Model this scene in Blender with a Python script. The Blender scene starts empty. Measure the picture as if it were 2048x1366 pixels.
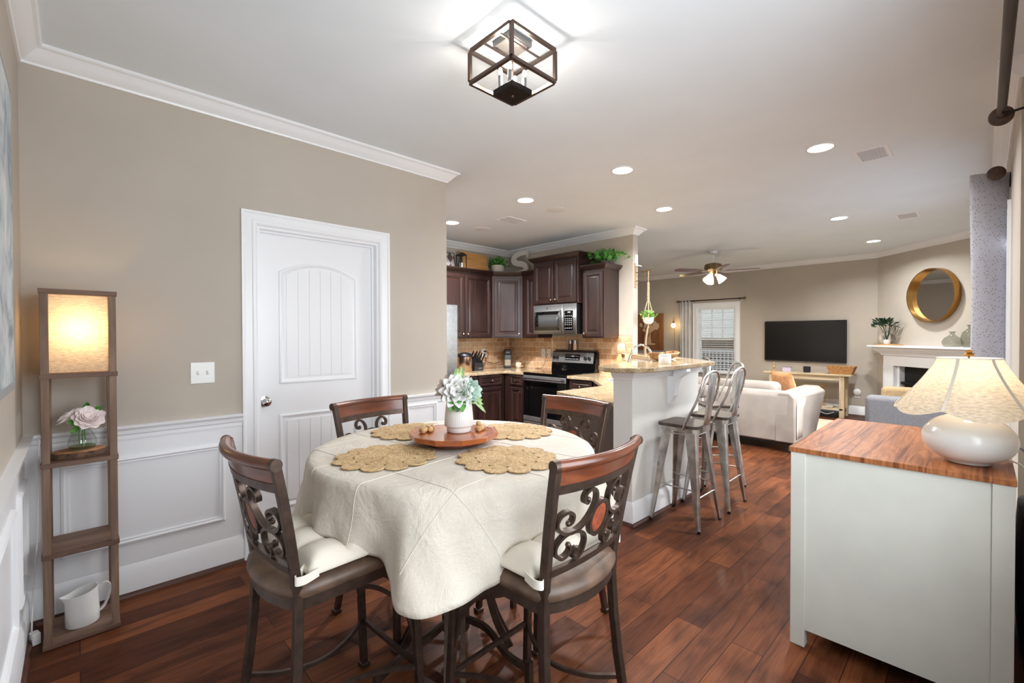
import bpy, math, random
from mathutils import Vector, Matrix
PI = math.pi
SC = bpy.context.scene
COL = SC.collection
random.seed(7)
R = math.radians

# ------------------------------------------------------------------ camera, world, exposure
CAMZ = 1.37
cam = bpy.data.cameras.new('camera')
cam.sensor_width = 36.0
cam.lens = 905.4 / 2048 * 36.0
cam.clip_start = 0.02
co = bpy.data.objects.new('camera', cam)
COL.objects.link(co)
ROWS = ((0.72031919, -0.69363946, -0.00213837), (-0.00948136, -0.00676342, -0.99993218), (0.69357795, 0.72029061, -0.01144846))
rt, dn, fw = [Vector(r).normalized() for r in ROWS]
co.matrix_world = Matrix(((rt.x, -dn.x, -fw.x, 0), (rt.y, -dn.y, -fw.y, 0), (rt.z, -dn.z, -fw.z, CAMZ), (0, 0, 0, 1)))
SC.camera = co

w = bpy.data.worlds.new('sky')
SC.world = w
w.use_nodes = True
wn = w.node_tree.nodes
wn['Background'].inputs['Color'].default_value = (0.80, 0.90, 1.0, 1)
wn['Background'].inputs['Strength'].default_value = 2.3

vs = SC.view_settings
vs.view_transform = 'Standard'
vs.look = 'None'
vs.gamma = 1.0
vs.use_curve_mapping = False
vs.exposure = -0.15
cy = SC.cycles
cy.use_denoising = True
cy.max_bounces = 8
cy.diffuse_bounces = 5
cy.glossy_bounces = 4
cy.transmission_bounces = 6
cy.transparent_max_bounces = 12
cy.caustics_reflective = False
cy.caustics_refractive = False
cy.sample_clamp_indirect = 4.0
cy.blur_glossy = 0.6

def light(name, kind, loc, power, color=(1, 1, 1), size=0.1, rot=(0, 0, 0), parent=None, shape='DISK', size_y=None, spread=None):
    d = bpy.data.lights.new(name, kind)
    d.energy = power
    d.color = color
    if kind == 'AREA':
        d.shape = shape
        d.size = size
        if size_y: d.size_y = size_y
        if spread: d.spread = spread
    elif kind in ('POINT', 'SPOT'):
        d.shadow_soft_size = size
    o = bpy.data.objects.new(name, d)
    COL.objects.link(o)
    o.location = loc
    o.rotation_euler = rot
    if parent: o.parent = parent
    return o

# daylight entering through the openings in the window wall and the far window
YW = -0.13          # inner face of the window wall beyond the dresser
YN = -0.25          # inner face of its stretch beside the dresser
WIN_N = (0.30, 1.95, 0.72, 2.28)    # opening beside the dresser: x0, x1, z0, z1
WIN_F = (4.61, 6.45, 0.55, 2.20)    # opening behind the curtain
DAY = (0.89, 0.945, 1.0)
light('daylight', 'AREA', ((WIN_N[0] + WIN_N[1]) / 2, YN - 0.25, (WIN_N[2] + WIN_N[3]) / 2 + 0.1), 80, DAY, WIN_N[1] - WIN_N[0], (R(80), 0, 0), shape='RECTANGLE', size_y=WIN_N[3] - WIN_N[2])
light('daylight', 'AREA', ((WIN_F[0] + WIN_F[1]) / 2, YW - 0.30, (WIN_F[2] + WIN_F[3]) / 2 + 0.15), 90, DAY, WIN_F[1] - WIN_F[0], (R(56), 0, 0), shape='RECTANGLE', size_y=WIN_F[3] - WIN_F[2], spread=R(115))

# ------------------------------------------------------------------ mesh helpers
class MB:
    def __init__(s): s.v = []; s.f = []; s.m = []
    def add(s, vs_, fs, mi=0):
        o = len(s.v)
        s.v += [Vector(p) for p in vs_]
        for f in fs:
            s.f.append([i + o for i in f]); s.m.append(mi)
        return s
    def box(s, x0, x1, y0, y1, z0, z1, mi=0):
        return s.add([(x0, y0, z0), (x1, y0, z0), (x1, y1, z0), (x0, y1, z0), (x0, y0, z1), (x1, y0, z1), (x1, y1, z1), (x0, y1, z1)],
                     [(0, 3, 2, 1), (4, 5, 6, 7), (0, 1, 5, 4), (1, 2, 6, 5), (2, 3, 7, 6), (3, 0, 4, 7)], mi)
    def loft(s, rings, closed=True, caps=True, mi=0, loop=False):
        n = len(rings[0]); vs_ = [p for r in rings for p in r]; fs = []
        m = len(rings)
        for i in range(m if loop else m - 1):
            a, b = i * n, ((i + 1) % m) * n
            for j in range(n if closed else n - 1):
                k = (j + 1) % n
                fs.append((a + j, a + k, b + k, b + j))
        if caps and closed and not loop:
            fs.append(tuple(range(n - 1, -1, -1))); fs.append(tuple((m - 1) * n + j for j in range(n)))
        return s.add(vs_, fs, mi)
    def cyl(s, a, b, r0, r1=None, n=16, mi=0):
        return s.tube([a, b], [r0, r0 if r1 is None else r1], n, mi=mi)
    def tube(s, pts, r, n=8, closed=False, sec=None, up=None, mi=0):
        P = [Vector(p) for p in pts]; m = len(P)
        rr = r if isinstance(r, (list, tuple)) else [r] * m
        T = []
        for i in range(m):
            if closed: t = P[(i + 1) % m] - P[i - 1]
            else: t = P[min(i + 1, m - 1)] - P[max(i - 1, 0)]
            T.append(t.normalized() if t.length > 1e-9 else Vector((0, 0, 1)))
        if sec is None: sec = [(math.cos(2 * PI * k / n), math.sin(2 * PI * k / n)) for k in range(n)]
        u = Vector(up) if up is not None else (Vector((0, 0, 1)) if abs(T[0].z) < 0.9 else Vector((1, 0, 0)))
        rings = []
        for i in range(m):
            if up is not None: u = Vector(up)
            a = (u - T[i] * u.dot(T[i]))
            if a.length < 1e-6: a = T[i].orthogonal()
            a.normalize(); b = T[i].cross(a)
            if up is None: u = a
            rings.append([P[i] + (b * x + a * y) * rr[i] for x, y in sec])
        return s.loft(rings, True, not closed, mi, loop=closed)
    def strip(s, pts, wid, dep, up, closed=False, mi=0):
        h, d = wid / 2, dep / 2
        return s.tube(pts, 1.0, sec=[(-h, -d), (h, -d), (h, d), (-h, d)], up=up, closed=closed, mi=mi)
    def lathe(s, prof, n=24, c=(0, 0, 0), mi=0, wob=None):
        rings = []
        for r, z in prof:
            rings.append([(c[0] + r * (wob(2 * PI * k / n, z) if wob else 1) * math.cos(2 * PI * k / n), c[1] + r * (wob(2 * PI * k / n, z) if wob else 1) * math.sin(2 * PI * k / n), c[2] + z) for k in range(n)])
        return s.loft(rings, True, True, mi)
    def ball(s, c, rx, ry=None, rz=None, n=16, m=10, mi=0):
        ry = rx if ry is None else ry; rz = rx if rz is None else rz
        vs_ = [(c[0], c[1], c[2] - rz)]
        for i in range(1, m):
            t = PI * i / m - PI / 2
            for k in range(n):
                p = 2 * PI * k / n
                vs_.append((c[0] + rx * math.cos(t) * math.cos(p), c[1] + ry * math.cos(t) * math.sin(p), c[2] + rz * math.sin(t)))
        vs_.append((c[0], c[1], c[2] + rz)); fs = []
        for k in range(n): fs.append((0, 1 + (k + 1) % n, 1 + k))
        for i in range(m - 2):
            for k in range(n):
                a = 1 + i * n; fs.append((a + k, a + (k + 1) % n, a + n + (k + 1) % n, a + n + k))
        a = 1 + (m - 2) * n; l = len(vs_) - 1
        for k in range(n): fs.append((a + k, a + (k + 1) % n, l))
        return s.add(vs_, fs, mi)
    def prism(s, poly, z0, z1, mi=0):
        return s.loft([[(x, y, z0) for x, y in poly], [(x, y, z1) for x, y in poly]], True, True, mi)
    def sweep(s, path, prof, closed=False, mi=0):
        """profile (out, z) carried along a plan path; out is measured to the right of travel, mitred at corners"""
        P = [Vector(p) for p in path]; m = len(P); rings = []
        for i in range(m):
            d0 = (P[i] - P[i - 1]) if (i > 0 or closed) else None
            d1 = (P[(i + 1) % m] - P[i]) if (i < m - 1 or closed) else None
            n0 = Vector((d0.y, -d0.x)).normalized() if d0 is not None else None
            n1 = Vector((d1.y, -d1.x)).normalized() if d1 is not None else None
            if n0 is None: nn = n1
            elif n1 is None: nn = n0
            else:
                nn = (n0 + n1).normalized(); nn = nn / max(0.3, nn.dot(n0))
            rings.append([(P[i].x + nn.x * o, P[i].y + nn.y * o, z) for o, z in prof])
        return s.loft(rings, True, not closed, mi, loop=closed)
    def nest(s, w_, h_, prof, x0=0, z0=0, mi=0):
        """nested rectangles in the xz plane: (inset, y) from the rim to the centre, closed at the middle"""
        rings = [[(x0 + i, y, z0 + i), (x0 + w_ - i, y, z0 + i), (x0 + w_ - i, y, z0 + h_ - i), (x0 + i, y, z0 + h_ - i)] for i, y in prof]
        return s.loft(rings, True, True, mi)
    def grid(s, fn, nu, nv, mi=0, wrap=False):
        vs_ = [fn(i / nu, j / nv) for j in range(nv + 1) for i in range(nu if wrap else nu + 1)]
        W = nu if wrap else nu + 1; fs = []
        for j in range(nv):
            for i in range(nu):
                k = (i + 1) % W if wrap else i + 1
                fs.append((j * W + i, j * W + k, (j + 1) * W + k, (j + 1) * W + i))
        return s.add(vs_, fs, mi)
    def xf(s, M):
        s.v = [M @ p for p in s.v]; return s
    def obj(s, name, mat, parent=None, smooth=40, bevel=0, seg=2, label=None, loc=None, solid=0, sub=0):
        me = bpy.data.meshes.new(name)
        me.from_pydata([tuple(p) for p in s.v], [], s.f)
        mats = mat if isinstance(mat, (list, tuple)) else [mat]
        for m_ in mats: me.materials.append(m_)
        if len(mats) > 1: me.polygons.foreach_set('material_index', s.m)
        me.update()
        import bmesh
        b = bmesh.new(); b.from_mesh(me); bmesh.ops.recalc_face_normals(b, faces=b.faces); b.to_mesh(me); b.free()
        if smooth:
            me.shade_smooth()
            if smooth < 180: me.set_sharp_from_angle(angle=R(smooth))
        o = bpy.data.objects.new(name, me)
        COL.objects.link(o)
        if parent is not None: o.parent = parent
        if loc: o.location = loc
        if solid:
            md = o.modifiers.new('solid', 'SOLIDIFY'); md.thickness = solid; md.offset = 0
        if bevel:
            md = o.modifiers.new('bevel', 'BEVEL'); md.width = bevel; md.segments = seg; md.limit_method = 'ANGLE'; md.angle_limit = R(35)
            md.harden_normals = False
        if sub:
            md = o.modifiers.new('sub', 'SUBSURF'); md.levels = sub; md.render_levels = sub
        if label: o['label'] = label
        return o

def B(*a): return MB().box(*a)
def thing(name, label, cat, loc=(0, 0, 0), rotz=0.0, group=None):
    o = bpy.data.objects.new(name, None)
    o.empty_display_size = 0.1
    COL.objects.link(o)
    o.location = loc; o.rotation_euler = (0, 0, rotz)
    o['label'] = label; o['category'] = cat
    if group: o['group'] = group
    return o
def tag(o, label, cat, group=None, kind=None):
    o['label'] = label; o['category'] = cat
    if group: o['group'] = group
    if kind: o['kind'] = kind
    return o
def struct(o, label):
    o['kind'] = 'structure'; o['label'] = label; return o
def dup(root, loc, rotz, label, group=None):
    r = root.copy(); COL.objects.link(r); r.location = loc; r.rotation_euler = (0, 0, rotz); r['label'] = label
    if group: r['group'] = group
    for ch in list(root.children):
        c = ch.copy(); COL.objects.link(c); c.parent = r
        for g in list(ch.children):
            d = g.copy(); COL.objects.link(d); d.parent = c
    return r
def spline(pts, n=6, closed=False):
    P = [Vector(p) for p in pts]; m = len(P); out = []
    for i in range(m if closed else m - 1):
        if closed: p0, p1, p2, p3 = P[i - 1], P[i], P[(i + 1) % m], P[(i + 2) % m]
        else: p0, p1, p2, p3 = P[max(i - 1, 0)], P[i], P[i + 1], P[min(i + 2, m - 1)]
        for k in range(n):
            t = k / n
            out.append(0.5 * ((2 * p1) + (p2 - p0) * t + (2 * p0 - 5 * p1 + 4 * p2 - p3) * t * t + (3 * p1 - p0 - 3 * p2 + p3) * t ** 3))
    if not closed: out.append(P[-1])
    return out
def circ(cx, cy_, r, n=24): return [(cx + r * math.cos(2 * PI * k / n), cy_ + r * math.sin(2 * PI * k / n)) for k in range(n)]

# ------------------------------------------------------------------ materials
def rgb(r, g, b):
    f = lambda c: (c / 255 / 12.92) if c / 255 <= 0.04045 else ((c / 255 + 0.055) / 1.055) ** 2.4
    return (f(r), f(g), f(b), 1)
class Mt:
    def __init__(s, name, color=(200, 200, 200), rough=0.5, metal=0.0, **kw):
        s.m = bpy.data.materials.new(name); s.m.use_nodes = True
        s.t = s.m.node_tree; s.b = s.t.nodes['Principled BSDF']
        s.b.inputs['Base Color'].default_value = rgb(*color)
        s.b.inputs['Roughness'].default_value = rough
        s.b.inputs['Metallic'].default_value = metal
        for k, v in kw.items(): s.b.inputs[k.replace('_', ' ')].default_value = v
    def n(s, typ, **kw):
        nd = s.t.nodes.new(typ)
        for k, v in kw.items():
            if hasattr(nd, k) and k not in nd.inputs: setattr(nd, k, v)
        for k, v in kw.items():
            if k in nd.inputs: nd.inputs[k].default_value = v
        return nd
    def l(s, a, b): s.t.links.new(a, b)
    def coords(s, scale=(1, 1, 1), rot=(0, 0, 0), swz=None):
        tc = s.n('ShaderNodeTexCoord'); out = tc.outputs['Object']
        if swz:
            sp = s.n('ShaderNodeSeparateXYZ'); s.l(out, sp.inputs[0]); cb = s.n('ShaderNodeCombineXYZ')
            for i, a in enumerate(swz):
                if a is not None: s.l(sp.outputs['XYZ'.index(a)], cb.inputs[i])
            out = cb.outputs[0]
        mp = s.n('ShaderNodeMapping'); mp.inputs['Scale'].default_value = scale; mp.inputs['Rotation'].default_value = rot
        s.l(out, mp.inputs['Vector'])
        return mp.outputs[0]
    def ramp(s, fac, stops):
        r = s.n('ShaderNodeValToRGB'); e = r.color_ramp.elements
        while len(e) < len(stops): e.new(0.5)
        for el, (p, c) in zip(e, stops): el.position = p; el.color = rgb(*c)
        s.l(fac, r.inputs[0]); return r.outputs[0]
    def mix(s, fac, a, b, blend='MIX'):
        m = s.n('ShaderNodeMix'); m.data_type = 'RGBA'; m.blend_type = blend
        for sock, v in ((m.inputs[0], fac), (m.inputs[6], a), (m.inputs[7], b)):
            if hasattr(v, 'node'): s.l(v, sock)
            else: sock.default_value = v
        return m.outputs[2]
    def noise(s, vec, scale=5, detail=4, rough=0.5, dist=0.0):
        t = s.n('ShaderNodeTexNoise'); t.inputs['Scale'].default_value = scale; t.inputs['Detail'].default_value = detail
        t.inputs['Roughness'].default_value = rough; t.inputs['Distortion'].default_value = dist
        s.l(vec, t.inputs['Vector']); return t.outputs[0]
    def base(s, out): s.l(out, s.b.inputs['Base Color']); return s
    def bump(s, h, strength=0.3, dist=0.01):
        b = s.n('ShaderNodeBump'); b.inputs['Strength'].default_value = strength; b.inputs['Distance'].default_value = dist
        s.l(h, b.inputs['Height']); s.l(b.outputs[0], s.b.inputs['Normal']); return s

def plain(name, c, rough=0.5, metal=0.0, var=0.0, vs_=8.0, bump=0.0, bs=60, **kw):
    m = Mt(name, c, rough, metal, **kw)
    v = m.coords()
    if var:
        nz = m.noise(v, vs_, 4)
        d = lambda k: tuple(max(0, min(255, x * k)) for x in c)
        m.base(m.ramp(nz, [(0.3, d(1 - var)), (0.7, d(1 + var))]))
    if bump:
        m.bump(m.noise(v, bs, 3), bump, 0.002)
    return m.m
def wood(name, c1, c2, c3, axis='X', scale=1.0, rough=0.4, fine=1.0, bumpy=0.05, coat=0.0):
    m = Mt(name, c1, rough)
    if coat: m.b.inputs['Coat Weight'].default_value = coat; m.b.inputs['Coat Roughness'].default_value = 0.15
    sc = {'X': (1.2, 9, 9), 'Y': (9, 1.2, 9), 'Z': (9, 9, 1.2)}[axis]
    v = m.coords(tuple(k * scale for k in sc))
    n1 = m.noise(v, 1.4, 5, 0.55, 0.6)
    sf = {'X': (2, 90, 90), 'Y': (90, 2, 90), 'Z': (90, 90, 2)}[axis]
    v2 = m.coords(tuple(k * scale for k in sf))
    n2 = m.noise(v2, 1.5, 3)
    col = m.ramp(n1, [(0.3, c1), (0.5, c2), (0.72, c3)])
    dk = m.ramp(n2, [(0.35, (150, 150, 150)), (0.6, (255, 255, 255))])
    m.base(m.mix(0.45 * fine, col, dk, 'MULTIPLY'))
    if bumpy: m.bump(n2, bumpy, 0.003)
    return m.m
def emit(name, c, strength):
    m = Mt(name, c, 0.5)
    m.b.inputs['Emission Color'].default_value = rgb(*c); m.b.inputs['Emission Strength'].default_value = strength
    return m.m
def glassy(name, tint=(255, 255, 255), refl=0.03, rough=0.02):
    """thin clear pane: lets light straight through and mirrors a little at grazing angles"""
    m = Mt(name, tint); t = m.t
    tr = m.n('ShaderNodeBsdfTransparent'); tr.inputs[0].default_value = rgb(*tint)
    gl = m.n('ShaderNodeBsdfGlossy'); gl.inputs['Roughness'].default_value = rough
    lwt = m.n('ShaderNodeLayerWeight'); lwt.inputs[0].default_value = 0.5
    pw_ = m.n('ShaderNodeMath'); pw_.operation = 'POWER'; m.l(lwt.outputs['Facing'], pw_.inputs[0]); pw_.inputs[1].default_value = 4.0
    fr = m.n('ShaderNodeMath'); fr.operation = 'MULTIPLY_ADD'; m.l(pw_.outputs[0], fr.inputs[0]); fr.inputs[1].default_value = 0.5; fr.inputs[2].default_value = refl
    mx = m.n('ShaderNodeMixShader'); m.l(fr.outputs[0], mx.inputs[0]); m.l(tr.outputs[0], mx.inputs[1]); m.l(gl.outputs[0], mx.inputs[2])
    m.l(mx.outputs[0], t.nodes['Material Output'].inputs[0])
    return m.m
def shade_cloth(name, c, trans=0.55):
    m = Mt(name, c, 0.8)
    v = m.coords()
    w1 = m.n('ShaderNodeTexNoise'); w1.inputs['Scale'].default_value = 60; w1.inputs['Detail'].default_value = 3
    mp = m.coords((1, 1, 6)); m.l(mp, w1.inputs['Vector'])
    d = lambda k: tuple(min(255, x * k) for x in c)
    col = m.ramp(w1.outputs[0], [(0.35, d(0.88)), (0.65, d(1.04))])
    df = m.n('ShaderNodeBsdfDiffuse'); tl = m.n('ShaderNodeBsdfTranslucent'); mx = m.n('ShaderNodeMixShader')
    m.l(col, df.inputs[0]); m.l(col, tl.inputs[0]); mx.inputs[0].default_value = trans
    m.l(df.outputs[0], mx.inputs[1]); m.l(tl.outputs[0], mx.inputs[2]); m.l(mx.outputs[0], m.t.nodes['Material Output'].inputs[0])
    return m.m

M_wall = plain('wall_paint', (186, 177, 165), 0.75, var=0.015, vs_=3, bump=0.04, bs=180)
M_white = plain('white_trim_paint', (240, 241, 243), 0.35)
M_ceil = plain('ceiling_paint', (232, 239, 244), 0.85, var=0.01, vs_=2)
M_bar = plain('bar_wall_paint', (222, 219, 213), 0.5, var=0.01, vs_=3)
M_bronze = plain('dark_bronze_metal', (84, 69, 60), 0.38, 0.7, var=0.12, vs_=30)
M_black = plain('black_plastic', (18, 18, 20), 0.4)
M_gloss = plain('black_glass', (8, 8, 9), 0.06)
M_screen = plain('screen_glass', (5, 5, 6), 0.25)
M_steel = plain('brushed_steel', (150, 150, 150), 0.28, 1.0, var=0.05, vs_=25)
M_dsteel = plain('slate_steel', (150, 150, 150), 0.42, 0.85, var=0.04, vs_=20)
M_gal = plain('galvanised_steel', (186, 183, 178), 0.34, 1.0, var=0.16, vs_=14)
M_chrome = plain('chrome', (215, 215, 215), 0.08, 1.0)
M_nickel = plain('nickel_knob', (205, 190, 170), 0.25, 1.0)
M_gold = plain('brushed_gold', (178, 134, 74), 0.32, 1.0)
M_brass = plain('antique_brass', (128, 106, 78), 0.35, 0.9)
M_iron = plain('dark_iron', (38, 32, 28), 0.5, 0.6)
M_cab = wood('cherry_cabinet', (34, 20, 17), (47, 28, 24), (60, 38, 32), 'Z', 1.0, 0.32, 0.5, 0.0, coat=0.25)
M_leaf = plain('green_leaf', (72, 128, 52), 0.45, var=0.4, vs_=30)
M_leafd = plain('dark_leaf', (40, 62, 42), 0.5, var=0.4, vs_=30)
M_leafp = plain('pale_leaf', (150, 178, 120), 0.5, var=0.3, vs_=30)
M_sage = plain('sage_petal', (150, 172, 158), 0.55, var=0.2, vs_=20)
M_cer = plain('white_ceramic', (226, 225, 222), 0.18)
M_cerm = plain('matt_white_ceramic', (218, 216, 212), 0.45)
M_glass = glassy('clear_glass', (236, 240, 238), 0.10)
M_pane = glassy('window_glass', (252, 252, 252))
M_smoke = glassy('smoked_glass', (220, 222, 216), 0.06)
M_plate = plain('white_plastic', (238, 238, 236), 0.35)
M_dark = plain('fireplace_black', (16, 14, 13), 0.6, var=0.3)
M_bulb = emit('lit_bulb', (255, 240, 215), 30)
M_canlens = emit('lit_downlight', (255, 246, 232), 9)

def bulb(par, c, r, power, color=(255, 214, 160), rz=None, name='bulb'):
    """a lit bulb: the glowing mesh itself gives the lamp's light"""
    rz = rz or r
    area = 4 * PI * (r * r * rz) ** (2 / 3)
    mb = MB().ball(c, r, r, rz, 14, 10)
    return mb.obj(name, emit('glowing_bulb', color, power / (PI * area)), par)
# ------------------------------------------------------------------ the shell
CEIL = 2.743
XB, YA, XA = -0.185, 3.137, 2.257      # left wall plane, door wall plane, end of the door wall
YK, XK, YKE = 5.36, 5.10, 3.08         # kitchen back wall, range wall, end of the range wall
XF = 9.62                              # far living wall
TH = 0.115

m = Mt('floor_planks', (90, 48, 32), 0.30)
v = m.coords()
br = m.n('ShaderNodeTexBrick'); br.offset = 0.37; br.offset_frequency = 2; br.squash = 1.0
for k, x in (('Scale', 1.0), ('Mortar Size', 0.0016), ('Mortar Smooth', 0.1), ('Bias', 0.0), ('Brick Width', 1.05), ('Row Height', 0.128)): br.inputs[k].default_value = x
br.inputs['Color1'].default_value = rgb(82, 46, 30); br.inputs['Color2'].default_value = rgb(132, 78, 48); br.inputs['Mortar'].default_value = rgb(40, 22, 15)
m.l(v, br.inputs['Vector'])
n1 = m.noise(m.coords((1.4, 9, 1)), 1.6, 5, 0.6, 1.2)
n2 = m.noise(m.coords((2.0, 60, 1)), 2.0, 3, 0.5)
n3 = m.noise(m.coords((1.6, 4.0, 1)), 1.3, 3, 0.5, 0.4)
c = m.mix(0.85, br.outputs['Color'], m.ramp(n1, [(0.3, (150, 140, 138)), (0.52, (225, 222, 220)), (0.75, (255, 250, 240))]), 'MULTIPLY')
c = m.mix(0.35, c, m.ramp(n2, [(0.3, (150, 140, 135)), (0.65, (255, 255, 255))]), 'MULTIPLY')
c = m.mix(0.55, c, m.ramp(n3, [(0.34, (120, 112, 112)), (0.5, (255, 255, 255))]), 'MULTIPLY')
m.base(c)
rr_ = m.n('ShaderNodeMapRange'); rr_.inputs[3].default_value = 0.36; rr_.inputs[4].default_value = 0.52; m.b.inputs['Specular IOR Level'].default_value = 0.08
m.l(n1, rr_.inputs[0]); m.l(rr_.outputs[0], m.b.inputs['Roughness'])
m.bump(br.outputs['Fac'], -0.25, 0.002)
M_floor = m.m
M_shoe = wood('shoe_moulding_wood', (58, 32, 23), (76, 42, 29), (90, 50, 34), 'X')

def S(mb, name, mat, label, **kw): return struct(mb.obj(name, mat, **kw), label)
S(B(-0.5, 10.2, -0.6, 7.4, -0.12, 0), 'floor', M_floor, 'dark reddish brown plank floor running through all rooms', smooth=0)
S(B(-0.5, 10.2, -0.6, 7.4, CEIL, CEIL + 0.12), 'ceiling', M_ceil, 'flat white ceiling over the open plan room', smooth=0)
S(B(XB - TH, XB, YN - TH, YA + TH, 0, CEIL), 'wall_left', M_wall, 'taupe wall with white wainscot behind the floor lamp', smooth=0)
# door wall with the door opening
D0, D1, DZ = 0.812, 1.638, 2.068
mb = MB().box(XB - TH, D0, YA, YA + TH, 0, CEIL).box(D1, XA, YA, YA + TH, 0, CEIL).box(D0, D1, YA, YA + TH, DZ, CEIL)
S(mb, 'wall_back', M_wall, 'taupe dining wall with the white door', smooth=0)
S(MB().box(2.2, XK + TH, YK, YK + TH, 0, CEIL), 'wall_kitchen', M_wall, 'taupe kitchen wall behind the corner cabinets', smooth=0)
S(B(2.2, 2.2 + TH, YA + TH, YK, 0, CEIL), 'wall_pantry', M_wall, 'taupe wall between the dining wall and the fridge', smooth=0)
S(B(XK, XK + TH, YKE, 7.0, 0, CEIL), 'wall_partition', M_wall, 'taupe wall that carries the range and ends beside the bar', smooth=0)
W0, W1, WZ0, WZ1 = 3.457, 4.255, 0.62, 1.985
mb = MB().box(XF, XF + TH, W1, 7.0, 0, CEIL).box(XF, XF + TH, 1.15, W0, 0, CEIL).box(XF, XF + TH, W0, W1, 0, WZ0).box(XF, XF + TH, W0, W1, WZ1, CEIL)
S(mb, 'wall_far', M_wall, 'taupe living room wall with the television', smooth=0)
S(B(XK + TH, XF + TH, 7.0, 7.0 + TH, 0, CEIL), 'wall_living', M_wall, 'taupe side wall of the living room', smooth=0)
q = 0.08
S(MB().prism([(XF, 1.21), (8.20, -0.21), (8.20 + q, -0.21 - q), (XF + q, 1.21 - q)], 0, CEIL), 'wall_fireplace', M_wall, 'angled taupe corner wall holding the fireplace and round mirror', smooth=0)
def holed(x0, x1, y0, y1, hole):
    a, b, c_, d = hole
    return [(x0, a, y0, y1, 0, CEIL), (b, x1, y0, y1, 0, CEIL), (a, b, y0, y1, 0, c_), (a, b, y0, y1, d, CEIL)]
mb = MB()
for bx in holed(XB - TH, 3.42, YN - TH, YN, WIN_N) + holed(3.42, 8.36, YW - TH, YW, WIN_F): mb.box(*bx)
mb.box(3.42, 3.42 + TH, YN - TH, YW - TH, 0, CEIL)
S(mb, 'wall_right', M_wall, 'taupe window wall beside the lamp and patterned curtain', smooth=0)

# crown, baseboards, shoe, chair rail
CP = [(0, CEIL - 0.083), (0.010, CEIL - 0.083), (0.014, CEIL - 0.072), (0.022, CEIL - 0.068), (0.045, CEIL - 0.040), (0.066, CEIL - 0.020), (0.078, CEIL - 0.016), (0.084, CEIL - 0.010), (0.084, CEIL), (0, CEIL)]
S(MB().sweep([(XB, YN), (XB, YA), (XA, YA), (XA, YA + TH)], CP), 'trim_1', M_white, 'white crown moulding over the dining wall', smooth=25)
S(MB().sweep([(2.4, YK), (XK, YK), (XK, YKE), (XK + TH, YKE), (XK + TH, 7.0), (XF, 7.0), (XF, 1.21), (8.28, YW), (3.42, YW), (3.42, YN), (XB, YN)], CP), 'trim_2', M_white, 'white crown moulding round the kitchen and living room', smooth=25)
BP = [(0, 0), (0.016, 0), (0.016, 0.128), (0.011, 0.140), (0.009, 0.155), (0.004, 0.165), (0, 0.165)]
SP = [(0.016, 0), (0.034, 0), (0.031, 0.012), (0.024, 0.018), (0.016, 0.019)]
def base(side, path, label):
    o = S(MB().sweep(path, BP), 'baseboard_' + side, M_white, label, smooth=25)
    MB().sweep(path, SP).obj('shoe_moulding', M_shoe, o, label='brown wooden shoe moulding')
base('left', [(XB, YN), (XB, YA)], 'tall white baseboard on the wall behind the floor lamp')
base('back', [(XB, YA), (0.727, YA)], 'tall white baseboard under the wainscot panel')
base('back_end', [(1.724, YA), (XA, YA), (XA, YA + TH)], 'tall white baseboard between door and kitchen')
base('far', [(XF, 7.0), (XF, 1.21)], 'white baseboard under the television')
base('right', [(8.28, YW), (3.42, YW), (3.42, YN), (XB, YN)], 'white baseboard along the window wall')
RP = [(0, 0.832), (0.012, 0.832), (0.012, 0.852), (0.018, 0.860), (0.020, 0.878), (0.034, 0.892), (0.036, 0.905), (0, 0.905)]
S(MB().sweep([(XB, YN), (XB, YA), (0.727, YA)], RP), 'trim_3', M_white, 'white chair rail running to the door casing', smooth=25)
S(MB().sweep([(1.724, YA), (XA, YA)], RP), 'trim_4', M_white, 'white chair rail between door and kitchen', smooth=25)
def molding(mb, w_, h_, x0, z0, y, out=-1):
    prof = [(0, 0), (0.004, 0.012), (0.014, 0.016), (0.022, 0.008), (0.030, 0.010), (0.034, 0)]
    rings = [[(x0 + i, y + out * d, z0 + i), (x0 + w_ - i, y + out * d, z0 + i), (x0 + w_ - i, y + out * d, z0 + h_ - i), (x0 + i, y + out * d, z0 + h_ - i)] for i, d in prof]
    return mb.loft(rings, True, False, loop=True)
mb = MB().box(XB, 0.727, YA - 0.005, YA, 0.0, 0.85).box(1.724, XA, YA - 0.005, YA, 0, 0.85)
molding(mb, 0.70, 0.465, -0.065, 0.275, YA - 0.005); molding(mb, 0.30, 0.555, 1.85, 0.28, YA - 0.005)
S(mb, 'trim_5', M_white, 'white wainscot with picture frame moulding on the door wall', smooth=25)
mb = MB()
molding(mb, 0.34, 0.465, -3.04, 0.26, 0.0); molding(mb, 1.25, 0.465, -2.52, 0.26, 0.0); molding(mb, 1.0, 0.465, -1.1, 0.26, 0.0)
mb.box(-YA, -YN, -0.0, 0.005, 0.0, 0.85)
mb.xf(Matrix(((0, -1, 0, XB + 0.005), (-1, 0, 0, 0), (0, 0, 1, 0), (0, 0, 0, 1))))
S(mb, 'trim_6', M_white, 'white wainscot panels on the wall behind the floor lamp', smooth=25)

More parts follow.
